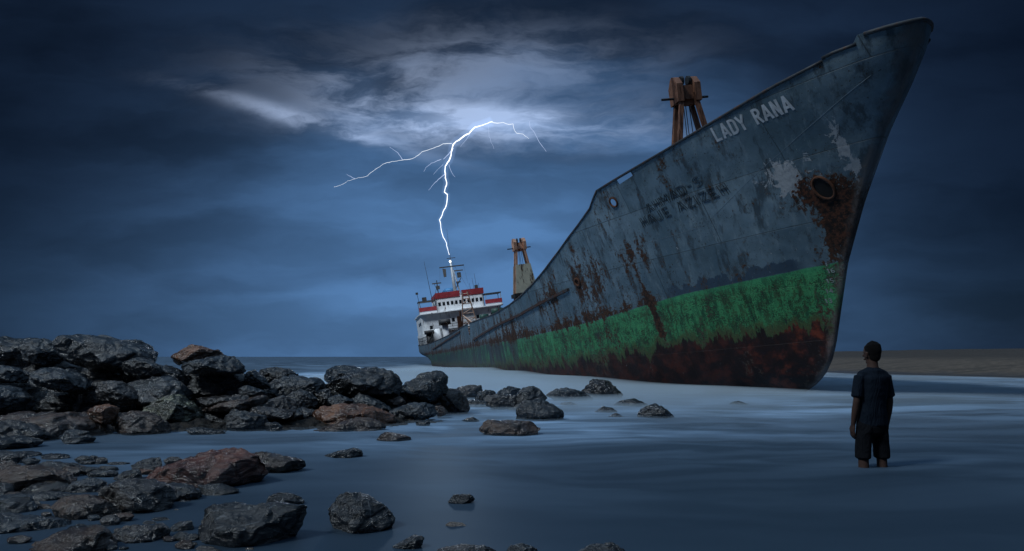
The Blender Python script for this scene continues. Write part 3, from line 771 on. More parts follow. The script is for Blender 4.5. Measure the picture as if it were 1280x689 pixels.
m_ = MB(); m_.cyl((82, .9, 10.2), 1.35, 1.1, 24, 'z', 1.25); m_.cyl((82, .9, 11.3), 1.25, .5, 24, 'z', .7); m_.build('funnel_top', m_blue, ship, True)
# main mast
m_ = MB(); m_.tube([(80, .35, 10.2), (80, .42, 15.7)], [.28, .14], 10); m_.tube([(80.1, -.45, 10.2), (80, .2, 14.2)], [.12, .08], 8)
mast = m_.build('mast', m_lampw, ship, True)
m_ = MB(); m_.tube([(79.9, -1.45, 14.75), (79.9, 2.15, 14.75)], .09, 6); m_.tube([(79.9, -.35, 15.95), (79.9, .9, 15.95)], .05, 6); m_.build('yard', m_dark, mast)
m_ = MB(); m_.box(79.3, 79.9, -.75, -.25, 13.0, 13.5); m_.box(79.5, 80.1, -.6, .0, 12.3, 12.45); m_.cyl((79.6, -.5, 13.5), .28, .22, 10); m_.box(79.2, 79.35, -1.1, .2, 13.9, 14.05); m_.tube([(79.8, .2, 11.5), (79.6, -.7, 12.9)], .06, 5)
m_.build('radar', m_dark, mast)
m_ = MB(); m_.tube([(80, .38, 15.7), (80, .30, 20.2)], [.035, .015], 5); m_.tube([(79.9, -1.4, 14.7), (79.5, -1.7, 11.2)], .012, 4); m_.tube([(79.9, 2.1, 14.7), (79.5, 2.6, 11.2)], .012, 4)
m_.tube([(79.9, .3, 15.6), (70, -1.0, 8.5)], .012, 4); m_.build('whip_aerial', m_dark, mast)
ml = new_mat('mast_lamp'); g = G(ml.node_tree); em = g.n('ShaderNodeEmission'); em.inputs[0].default_value = (.9, .95, 1, 1); em.inputs[1].default_value = 2.5; g.out(em.outputs[0])
bm = bmesh.new(); bmesh.ops.create_icosphere(bm, subdivisions=2, radius=.17); mm = bpy.data.meshes.new('mast_lamp'); bm.to_mesh(mm); bm.free()
lo = me_obj('mast_lamp', mm, ml, mast, True); lo.location = (79.7, .5, 15.45)
m_ = MB(); m_.add([(79.9, 1.75, 14.6), (79.9, 1.25, 14.45), (79.9, 1.3, 13.35), (79.9, 1.7, 13.3)], [(0, 1, 2, 3)]); m_.build('signal_flag', m_dark, mast)
m_ = MB(); m_.tube([(79, 2.9, 10.2), (79, 2.9, 12.9)], .07, 6); m_.box(78.9, 79.1, 2.3, 3.6, 12.4, 12.55); m_.box(78.9, 79.1, 2.6, 3.1, 11.6, 12.1); m_.box(78.8, 79.2, 2.5, 3.4, 10.2, 10.9)
m_.tube([(79, 2.6, 10.2), (79, 3.3, 12.4)], .03, 5); m_.tube([(79, 3.6, 10.2), (79, 2.9, 12.4)], .03, 5); m_.build('radar_mast', m_dark, ship)
m_ = MB(); m_.tube([(79, 3.9, 9.9), (79, 4.3, 15.8)], [.05, .02], 5); m_.build('whip_aerial', m_dark, ship)
m_ = MB(); m_.tube([(79, 5.6, 8.4), (79, 5.95, 11.3)], [.04, .03], 5); m_.cyl((79, 5.95, 11.2), .18, .3, 8); m_.box(78.8, 79.5, 4.7, 5.3, 10.1, 10.7); m_.build('wing_light', m_dark, ship)
m_ = MB()
for yy, hh in ((-2.4, 12.7), (-2.8, 13.3), (-1.9, 12.0), (-3.2, 11.9)): m_.tube([(79.5, yy, 10.2), (79.5, yy+.1, hh)], [.035, .02], 5)
m_.box(79.2, 79.6, -2.95, -2.5, 11.1, 11.6); m_.build('whip_aerial', m_dark, ship)
# ventilator trunks in front of the house
m_ = MB(); m_.cyl((75, 3.0, 3.0), .42, 3.3, 16); vt = m_.build('ventilator', m_white, ship, True)
m_ = MB(); m_.cyl((75, 3.0, 6.3), .85, .75, 18, 'z', .8); m_.build('ventilator_cowl', m_dark, vt, True)
m_ = MB(); m_.cyl((75.6, 4.2, 3.0), .75, 2.9, 18); m_.build('air_pipe', m_white, ship, True)
m_ = MB(); m_.cyl((74.6, 5.3, 3.0), .5, 2.3, 14); m_.cyl((74.6, 5.3, 5.3), .7, .5, 14); m_.tube([(74, 5.8, 3.9), (74, 4.6, 5.9)], .05, 5); m_.build('capstan', m_dark, ship, True)
# stern and side rails
m_ = MB()
for hz_ in (.55, 1.0):
    m_.tube([top_pt(s, 1, -.15, hz_) for s in [66+k*1.2 for k in range(22)]], .03, 5)
for k in range(18): m_.tube([top_pt(66+k*1.5, 1, -.15, 0), top_pt(66+k*1.5, 1, -.15, 1.0)], .03, 5)
m_.build('side_rail', m_dark, ship)
# pale lattice derrick boom with its ladder, folded down over the after hatch
def lattice(p0, p1, q0, q1, n, r, name, mat, parent):
    m_ = MB(); p0, p1, q0, q1 = map(Vector, (p0, p1, q0, q1)); m_.tube([p0, p1], r*1.5, 6); m_.tube([q0, q1], r*1.5, 6)
    for k in range(n):
        f = (k+.5)/n; a = p0.lerp(p1, f); b = q0.lerp(q1, f); m_.tube([a, b], r, 5)
        f2 = (k+1.4)/n
        if k % 2 == 0 and f2 < 1: m_.tube([a, q0.lerp(q1, f2)], r, 5)
    return m_.build(name, mat, parent)
m_ladder = simple('boom_paint', (.52, .33, .24), .6, .2, 3, .2, .2)
lattice((62, 2.4, 4.2), (62, 1.75, 9.45), (62, .25, 4.2), (62, 1.15, 9.45), 9, .055, 'boom_ladder', m_ladder, ship)
lattice((61.5, 2.1, 6.6), (57, .4, 4.1), (61.5, 1.6, 5.6), (57, -.1, 3.4), 7, .05, 'boom_ladder', m_ladder, ship)
m_ = MB(); m_.tube([(62, 2.5, 4.0), (62, 2.35, 7.2)], .11, 6); m_.box(61.8, 62.2, 2.3, 2.8, 5.3, 6.6); m_.box(61.4, 62.2, 2.0, 2.6, 4.2, 4.9); m_.tube([(60, .6, 4.1), (60, -1.0, 5.5)], .09, 6); m_.box(58.5, 59.3, -1.2, -.7, 4.1, 5.7); m_.build('mooring_winch', m_rusty, ship)
for s, y_, r, z0, z1 in ((50, .05, .62, 4.05, 6.35), (50.8, 1.35, .5, 4.05, 5.95)):
    m_ = MB(); m_.cyl((s, y_, z0), r*.88, z1-z0-.6, 18); vt = m_.build('cowl_ventilator', m_greeny if y_ > 1 else m_white, ship, True)
    m_ = MB(); m_.cyl((s, y_, z1-.6), r, .6, 18, 'z', r*.95); m_.build('cowl', m_greeny, vt, True)
m_ = MB(); m_.box(44.5, 46, -1.9, .2, 4.05, 5.3); m_.cyl((45, -1.0, 5.3), .5, .5, 12); m_.build('deck_winch', m_greeny, ship)

# ================================================================ LIGHTNING striking the mast
mlg = new_mat('lightning'); g = G(mlg.node_tree); em = g.n('ShaderNodeEmission'); em.inputs[0].default_value = (.88, .94, 1, 1); em.inputs[1].default_value = 1.8; g.out(em.outputs[0])
mlg2 = new_mat('lightning_faint'); g = G(mlg2.node_tree); em = g.n('ShaderNodeEmission'); em.inputs[0].default_value = (.55, .68, 1, 1); em.inputs[1].default_value = .9; g.out(em.outputs[0])
mlg3 = new_mat('lightning_branch'); g = G(mlg3.node_tree); em = g.n('ShaderNodeEmission'); em.inputs[0].default_value = (.82, .90, 1, 1); em.inputs[1].default_value = 1.15; g.out(em.outputs[0])
LP = lambda a, b: (400+a/3.447, 130+b/3.447)
bolt = [(557, 650), (549, 622), (545, 600), (531, 575), (525, 555), (520, 520), (515, 500), (526, 480), (530, 465), (543, 440), (548, 412), (549, 390), (536, 380), (541, 358), (546, 340), (540, 318), (538, 290), (540, 268), (556, 245), (565, 220), (568, 200), (574, 175), (586, 162), (600, 155), (622, 137), (642, 128), (655, 112), (668, 100), (700, 92), (722, 84), (742, 76)]
rl = random.Random(4)
def bolt_mesh(pts_, r0, r1, name, mat, parent, Y=97., wob_=.5, jitter=1.6):
    P_ = []
    for i, p in enumerate(pts_):
        P_.append(Vector(p))
        if i < len(pts_)-1:
            q = Vector(pts_[i+1]); n_ = max(1, int((q-Vector(p)).length/9))
            for k in range(1, n_): P_.append(Vector(p).lerp(q, k/n_)+Vector((rl.uniform(-jitter, jitter), rl.uniform(-jitter, jitter))))
    W = []; yy = Y
    for i, p in enumerate(P_):
        a, b = LP(p[0], p[1]); W.append(px(a, b, yy)); yy += rl.uniform(-wob_, wob_*.4)
    n = len(W); tp = lambda i: 1. if i < .8*n or r1 < .06 else .35+.65*(n-i)/(.2*n); m_ = MB(); m_.tube(W, [(r0+(r1-r0)*i/(n-1))*tp(i)*(.8+.4*rl.random()) for i in range(n)], 6)
    return m_.build(name, mat, parent)
lt = empty('lightning_bolt', px(561, 319, 98)); tag(lt, 'bright white forked lightning bolt striking the ship mast', 'lightning')
bo = []
bo.append(bolt_mesh(bolt, .034, .10, 'main_channel', mlg, lt))
bo.append(bolt_mesh([(568, 170), (530, 172), (512, 182), (490, 190), (462, 200), (440, 206), (425, 220), (400, 235), (375, 240), (350, 243), (310, 248), (270, 260), (250, 275), (220, 295), (205, 310), (190, 315), (165, 318), (140, 326), (118, 332), (100, 345), (60, 358)], .036, .014, 'side_branch', mlg3, lt))
for L, r0, r1, mt_ in (([(355, 240), (346, 225), (335, 210), (318, 198), (300, 185)], .04, .015, mlg2), ([(150, 322), (132, 312), (115, 303)], .035, .015, mlg2),
    ([(575, 190), (560, 208), (545, 225), (532, 238)], .07, .03, mlg2), ([(522, 238), (480, 255), (455, 275), (447, 292)], .035, .015, mlg2), ([(538, 303), (510, 325), (490, 345), (468, 372)], .045, .015, mlg2), ([(556, 262), (565, 290), (582, 315)], .03, .015, mlg2),
    ([(740, 78), (765, 83), (790, 80), (812, 88), (832, 86), (836, 108), (848, 127), (875, 130), (900, 150)], .055, .020, mlg3), ([(903, 75), (905, 100), (925, 125), (945, 165), (975, 205)], .035, .018, mlg2),
    ([(725, 95), (728, 140), (750, 195)], .022, .010, mlg2), ([(645, 130), (625, 160), (605, 185)], .03, .012, mlg2), ([(530, 262), (505, 285), (488, 305)], .02, .01, mlg2)):
    bo.append(bolt_mesh(L, r0, r1, 'side_branch', mt_, lt, jitter=1.2))
# the light the bolt itself throws on the wheelhouse, the mast and the mist
ll = bpy.data.lights.new('lightning_flash', 'POINT'); ll.energy = 5600; ll.color = (.80, .90, 1); ll.shadow_soft_size = 2.0
lf = bpy.data.objects.new('lightning_flash', ll); COL.objects.link(lf); lf.location = px(552, 262, 87); lf.parent = lt; bo.append(lf)
# emissive sheath added round the main channel, imitating its blue halo
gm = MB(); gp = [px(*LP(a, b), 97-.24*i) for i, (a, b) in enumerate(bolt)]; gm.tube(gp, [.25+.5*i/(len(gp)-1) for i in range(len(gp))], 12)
mgl = new_mat('halo_sheath'); g = G(mgl.node_tree); pv = g.n('ShaderNodeEmission'); pv.inputs[0].default_value = (.35, .55, 1, 1); pv.inputs[1].default_value = .11; g.out(None, pv.outputs[0])
bo.append(gm.build('halo_sheath', mgl, lt))
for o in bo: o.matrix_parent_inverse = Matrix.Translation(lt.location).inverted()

# ================================================================ PERSON standing knee deep, seen from behind
def fuse(elems, voxel, name, mat, parent, smooth_it=4, loc=None):
    """elems: list of (points, radii (rx, ry)) -> one continuous surface"""
    m_ = MB()
    for pts_, rad in elems:
        pts_ = [Vector(p) for p in pts_]
        # refine with interpolation
        P_, Q_ = [], []
        for i in range(len(pts_)-1):
            for k in range(4):
                f = k/4; P_.append(pts_[i].lerp(pts_[i+1], f)); r0, r1 = rad[i], rad[i+1]
                r0 = r0 if isinstance(r0, tuple) else (r0, r0); r1 = r1 if isinstance(r1, tuple) else (r1, r1)
                f2 = f*f*(3-2*f); Q_.append((r0[0]+(r1[0]-r0[0])*f2, r0[1]+(r1[1]-r0[1])*f2))
        P_.append(pts_[-1]); q = rad[-1]; Q_.append(q if isinstance(q, tuple) else (q, q))
        base = len(m_.v); n = 20; L = len(P_)
        for i, p in enumerate(P_):
            t = (P_[min(i+1, L-1)]-P_[max(i-1, 0)]).normalized()
            ax = Vector((1, 0, 0)); ax = (ax-t*ax.dot(t)).normalized() if abs(t.x) < .9 else Vector((0, 0, 1))
            ay = t.cross(ax)
            for k in range(n):
                a = 2*math.pi*k/n; m_.v.append(tuple(p+ax*math.cos(a)*Q_[i][0]+ay*math.sin(a)*Q_[i][1]))
        for i in range(L-1):
            for k in range(n):
                k2 = (k+1) % n; m_.f.append((base+i*n+k, base+i*n+k2, base+(i+1)*n+k2, base+(i+1)*n+k))
        for e, ring, sg in ((P_[0], 0, -1), (P_[-1], L-1, 1)):
            c_ = len(m_.v); t = (P_[1]-P_[0] if ring == 0 else P_[-1]-P_[-2]).normalized()
            m_.v.append(tuple(e+t*sg*min(Q_[ring])*.55))
            for k in range(n):
                k2 = (k+1) % n
                m_.f.append((base+ring*n+k2, base+ring*n+k, c_) if ring == 0 else (base+ring*n+k, base+ring*n+k2, c_))
    o = m_.build(name, mat)
    md = o.modifiers.new('r', 'REMESH'); md.mode = 'VOXEL'; md.voxel_size = voxel
    md2 = o.modifiers.new('s', 'SMOOTH'); md2.iterations = smooth_it; md2.factor = .6
    me = evaluated(o, name)
    return me_obj(name, me, mat, parent, True, loc)
m_skin = simple('skin', (.058, .032, .025), .7, .08, 20, .05, spec=.25)
m_hair = simple('dark_hair', (.006, .005, .005), .8, .3, 60, 1., spec=.15)
m_shirt = new_mat('navy_tshirt'); g = G(m_shirt.node_tree); P = g.tex('Object')
fold = g.noise(g.mapv(P, (6, 6, 2.2)), 1.3, 5, .55, 1.2)
g.out(g.pbr(g.mix(fold, (.005, .009, .016), (.009, .015, .025)), .9, g.bump(fold, 1., .04), 0., .1))
m_short = new_mat('black_shorts'); g = G(m_short.node_tree); P = g.tex('Object')
fold = g.noise(g.mapv(P, (7, 7, 3)), 1.6, 5, .55, 1.)
g.out(g.pbr(g.mix(fold, (.004, .005, .007), (.008, .009, .012)), .9, g.bump(fold, 1., .04), 0., .1))
man = empty('person', (450/FOC*6.85, 6.85, -.50), (0, 0, R(9))); man.scale = (.89, .9, .95); man.location.z = -.42
tag(man, 'person in dark T-shirt and black shorts standing in water facing the ship', 'person')
S = 1.0
body = []
# legs and feet
for sx in (-1, 1):
    body.append(([(sx*.085, 0, .95), (sx*.100, .0, .80), (sx*.110, -.005, .62), (sx*.114, -.012, .50), (sx*.114, -.02, .36), (sx*.114, -.005, .12), (sx*.114, 0, .06)],
                 [(.070, .08), (.068, .078), (.060, .064), (.053, .056), (.055, .060), (.036, .040), (.036, .045)]))
    body.append(([(sx*.108, -.05, .045), (sx*.115, .06, .04), (sx*.125, .17, .025)], [(.036, .035), (.042, .03), (.036, .018)]))
body.append(([(0, 0, .90), (0, 0, .98), (0, .0, 1.08), (0, .0, 1.24), (0, -.01, 1.38), (0, -.015, 1.455)], [(.140, .09), (.138, .09), (.130, .09), (.145, .10), (.145, .095), (.08, .06)]))
body.append(([(-.160, -.01, 1.40), (0, -.015, 1.445), (.160, -.01, 1.40)], [(.042, .045), (.05, .06), (.042, .045)]))
body.append(([(0, -.015, 1.44), (0, -.005, 1.53), (0, .005, 1.60)], [(.066, .066), (.056, .058), (.055, .06)]))
# head: skull, jaw, nose, ears; turned a little to the left
hm = Matrix.Translation((0, .01, 1.50)) @ Matrix.Rotation(R(12), 4, 'Z')
def hp(x_, y_, z_): return hm @ Vector((x_, y_, z_))
body.append(([hp(0, .0, .065), hp(0, .0, .10), hp(0, 0, .15), hp(0, -.004, .20), hp(0, -.008, .235)], [(.055, .065), (.068, .085), (.076, .096), (.070, .088), (.040, .055)]))
body.append(([hp(0, .03, .045), hp(0, .055, .035)], [(.045, .03), (.026, .02)]))
body.append(([hp(0, .085, .14), hp(0, .108, .105)], [(.009, .01), (.014, .012)]))
body.append(([hp(-.02, .084, .072), hp(.02, .084, .072)], [(.010, .008), (.010, .008)]))
for sx in (-1, 1): body.append(([hp(sx*.076, -.004, .095), hp(sx*.083, -.010, .145)], [(.008, .014), (.009, .018)]))
# arms hanging, hands with five fingers
hands = []
for sx in (-1, 1):
    sh, el, wr = Vector((sx*.168, -.01, 1.40)), Vector((sx*.205, -.02, 1.13)), Vector((sx*.212, .03, .89))
    body.append(([sh, sh.lerp(el, .5), el, el.lerp(wr, .35), wr], [(.040, .042), (.040, .042), (.037, .037), (.038, .038), (.026, .024)]))
    pl_ = wr+Vector((sx*-.002, .012, -.05))
    body.append(([wr, pl_, wr+Vector((sx*-.006, .022, -.088))], [(.020, .026), (.016, .040), (.014, .038)]))
    for k, ln in enumerate((.066, .075, .070, .055)):
        b0 = wr+Vector((sx*-.006, .050-.021*k, -.088)); b1 = b0+Vector((sx*-.006, .004, -ln*.45)); b2 = b1+Vector((sx*-.018, .002, -ln*.35)); b3 = b2+Vector((sx*-.016, 0, -ln*.2))
        body.append(([b0, b1, b2, b3], [(.0092, .0092), (.0088, .0088), (.0080, .0080), (.0068, .0068)]))
    t0 = wr+Vector((sx*-.004, .035, -.025)); t1 = t0+Vector((sx*-.008, .030, -.030)); t2 = t1+Vector((sx*-.010, .010, -.030))
    body.append(([t0, t1, t2], [(.014, .014), (.0115, .0115), (.0085, .0085)]))
bd = fuse(body, .0055, 'body', m_skin, man, 3)
hair = [([hp(0, -.022, .125), hp(0, -.020, .165), hp(0, -.014, .21), hp(0, -.008, .246)], [(.078, .082), (.083, .096), (.078, .096), (.050, .064)]),
        ([hp(0, -.045, .060), hp(0, -.042, .10), hp(0, -.034, .16)], [(.052, .042), (.068, .056), (.080, .075)])]
fuse(hair, .006, 'hair', m_hair, bd, 2)
shirt = [([(0, 0, .875), (0, 0, .95), (0, .0, 1.08), (0, .0, 1.24), (0, -.01, 1.38), (0, -.015, 1.45), (0, -.015, 1.475)], [(.176, .135), (.172, .130), (.160, .122), (.172, .130), (.176, .125), (.115, .092), (.075, .072)]),
         ([(-.158, -.01, 1.395), (0, -.015, 1.452), (.158, -.01, 1.395)], [(.056, .062), (.062, .078), (.056, .062)])]
for sx in (-1, 1):
    sh, el = Vector((sx*.160, -.01, 1.395)), Vector((sx*.204, -.02, 1.18))
    shirt.append(([sh, sh.lerp(el, .5), el], [(.058, .064), (.055, .062), (.056, .062)]))
so_ = fuse(shirt, .008, 'tshirt', m_shirt, bd, 3)
for v_ in so_.data.vertices:
    c = v_.co; v_.co = c+Vector((c.x, c.y, 0)).normalized()*(.008*noise.noise(Vector((c.x*9, c.y*9, c.z*5)))+.003*noise.noise(Vector((c.x*6, 3, c.z*16))))
sh_ = [([(0, 0, .80), (0, 0, .88), (0, 0, .96)], [(.165, .118), (.178, .124), (.165, .115)])]
for sx in (-1, 1): sh_.append(([(sx*.082, 0, .88), (sx*.100, 0, .76), (sx*.112, -.004, .64), (sx*.117, -.008, .545), (sx*.117, -.008, .535)], [(.084, .112), (.082, .104), (.078, .096), (.078, .092), (.075, .088)]))
so2 = fuse(sh_, .008, 'shorts', m_short, bd, 3)
for v_ in so2.data.vertices:
    c = v_.co; v_.co = c+Vector((0, 1, 0))*(.008*noise.noise(Vector((c.x*10, 4, c.z*9))))

# ================================================================ BOULDERS
def rock_mat(name, lo, hi, acc, k_acc=.5, pale=.0, moss=0.):
    m = new_mat(name); g = G(m.node_tree); P = g.tex('Object')
    oi = g.n('ShaderNodeObjectInfo').outputs['Random']; sh = g.xyz(g.m('MULTIPLY', oi, 37.), g.m('MULTIPLY', oi, 91.), 0)
    va = g.n('ShaderNodeVectorMath', operation='ADD'); g.put(va.inputs[0], P); g.put(va.inputs[1], sh); Q = va.outputs[0]
    n1 = g.noise(Q, 2.2, 8, .62); n2 = g.noise(Q, 11., 9, .70); n3 = g.noise(g.mapv(Q, (1, 1, 3.4), (0, 0, 0), (.35, .25, .2)), 5.5, 8, .62, .8)
    c = g.mix(g.mr(n1, .34, .66), lo, hi)
    c = g.mix(g.m('MULTIPLY', g.mr(n3, .46, .64), k_acc), c, acc)
    c = g.mix(g.mr(n2, .50, .66, 0, .40), c, tuple(x*.35 for x in lo))
    v = g.voro(g.mapv(Q, (1, 1, 1.6)), 3.1, 'DISTANCE_TO_EDGE')
    vein = g.m('MULTIPLY', g.mr(v, 0., .018, 1., 0.), g.mr(n2, .45, .58))
    c = g.mix(g.m('MULTIPLY', vein, pale), c, (.34, .36, .38))
    sp = g.m('MULTIPLY', g.mr(g.noise(Q, 17., 4, .6), .635, .68), g.mr(n1, .45, .6))
    c = g.mix(g.m('MULTIPLY', sp, .35+pale), c, (.26, .25, .23))
    if moss: c = g.mix(g.m('MULTIPLY', g.mr(g.noise(Q, 6., 7, .7), .56, .60), moss), c, (.30, .30, .20))
    h = g.m('ADD', g.m('MULTIPLY', n3, .6), g.m('ADD', g.m('MULTIPLY', n2, .28), g.m('MULTIPLY', n1, .5)))
    rg = g.mr(n1, .38, .62, .13, .36)
    g.out(g.pbr(c, rg, g.bump(h, .9, .085), 0., .9))
    return m
RM = {'k': rock_mat('rock_black', (.0065, .0066, .0072), (.018, .019, .021), (.030, .031, .034), .6, .5),
      'b': rock_mat('rock_blue_grey', (.009, .012, .016), (.026, .033, .041), (.042, .051, .062), .6, .35),
      'g': rock_mat('rock_grey', (.016, .014, .014), (.048, .041, .038), (.075, .065, .060), .6, .3),
      'w': rock_mat('rock_brown', (.024, .014, .010), (.090, .050, .031), (.040, .027, .020), .55, .15),
      'o': rock_mat('rock_orange', (.085, .035, .016), (.250, .105, .048), (.028, .018, .014), .55, .1),
      'r': rock_mat('rock_red', (.070, .022, .014), (.170, .055, .030), (.020, .012, .011), .55, .35),
      'm': rock_mat('rock_mossy', (.026, .028, .017), (.062, .062, .036), (.030, .028, .022), .4, .2, .9),
      'p': rock_mat('rock_pale', (.08, .065, .055), (.15, .12, .10), (.10, .09, .08), .4, .1)}
def boulder(pts_px, Y, mat, label, seed, thick=.8, group=None, name='boulder', depth=None, dens=1., cat='rock', rough_=1.):
    """a boulder whose silhouette passes through the outline, with its own thickness front to back"""
    rr = random.Random(seed)
    W = [px(a, b, Y) for a, b in pts_px]
    cx_ = sum(p.x for p in W)/len(W); cz_ = sum(p.z for p in W)/len(W)
    wx = max(p.x for p in W)-min(p.x for p in W); wz = max(p.z for p in W)-min(p.z for p in W)
    D = depth if depth else max(wz*.75, wx*.42)*thick
    size = (wx+wz+2*D)/3
    cen = Vector((cx_, Y, cz_)); C_ = []
    for p in W:
        q = p-cen
        C_.append(Vector((q.x*.99, rr.uniform(-.18, .18)*D, q.z*.985)))
        for sg in (-1, 1):
            k = rr.uniform(.66, .88)
            C_.append(Vector((q.x*k+rr.uniform(-.05, .05)*wx, sg*D*rr.uniform(.42, .62), q.z*k*.96+rr.uniform(-.04, .02)*wz)))
    for _ in range(5):
        sg = rr.choice((-1, 1)); C_.append(Vector((rr.uniform(-.28, .28)*wx, sg*D*rr.uniform(.78, 1.), rr.uniform(-.30, .12)*wz)))
    bm = bmesh.new()
    for q in C_: bm.verts.new(q)
    res = bmesh.ops.convex_hull(bm, input=bm.verts)
    bmesh.ops.delete(bm, geom=[e for e in res['geom_interior'] if isinstance(e, bmesh.types.BMVert)], context='VERTS')
    bmesh.ops.delete(bm, geom=[v_ for v_ in bm.verts if not v_.link_faces], context='VERTS')
    me = bpy.data.meshes.new(name); bm.to_mesh(me); bm.free()
    o = bpy.data.objects.new(name, me); COL.objects.link(o)
    md = o.modifiers.new('r', 'REMESH'); md.mode = 'VOXEL'; md.voxel_size = max(size/(54*dens), .006)
    md2 = o.modifiers.new('s', 'SMOOTH'); md2.iterations = 1; md2.factor = .5
    me = evaluated(o, name)
    # chisel flat facets, mostly on the faces turned to and away from the sky and the viewer
    K = []
    for _ in range(13):
        d_ = Vector((rr.uniform(-1, 1), rr.uniform(-1, 1), rr.uniform(-.5, 1))).normalized()
        ext = max(v_.co.dot(d_) for v_ in me.vertices); K.append((d_, ext*(rr.uniform(.66, .86) if abs(d_.y) > .45 else rr.uniform(.88, .96))))
    for v_ in me.vertices:
        c = v_.co.copy()
        for d_, lim in K:
            e_ = c.dot(d_)-lim
            if e_ > 0: c -= d_*e_*.93
        v_.co = c
    for ax, tgt, lo_ in ((0, wx, min(p.x for p in W)-cx_), (2, wz, min(p.z for p in W)-cz_)):
        a0 = min(v_.co[ax] for v_ in me.vertices); a1 = max(v_.co[ax] for v_ in me.vertices)
        for v_ in me.vertices: v_.co[ax] = lo_+(v_.co[ax]-a0)*tgt/(a1-a0)
    me.update()
    off = Vector((seed*3.7, seed*1.3, seed*2.9)); f = 1/max(size, .05)
    strat = Vector((rr.uniform(-.5, .5), rr.uniform(-.4, .4), 1)).normalized()
    nrm = [v_.normal.copy() for v_ in me.vertices]
    for v_, nn in zip(me.vertices, nrm):
        c = v_.co
        q = c*f*1.7+off
        a = noise.noise(q)*.035+noise.noise(q*2.3)*.018
        rid = 1-abs(noise.noise(q*3.1+Vector((5, 1, 2)))*2); a += (rid-.55)*.026
        cell = noise.voronoi(q*1.9)[0]; a -= max(0, .16-(cell[1]-cell[0]))*.16          # cracks between facets
        st = noise.noise(Vector((c.dot(strat)*f*13+noise.noise(q*1.5)*1.4, seed, 0))); a += st*.014
        a += noise.fractal(q*7, .9, 2., 3)*.006
        v_.co = c+nn*(a*size*rough_)
    o = me_obj(name, me, RM[mat], None, True, cen)
    tag(o, label, cat, group)
    return o
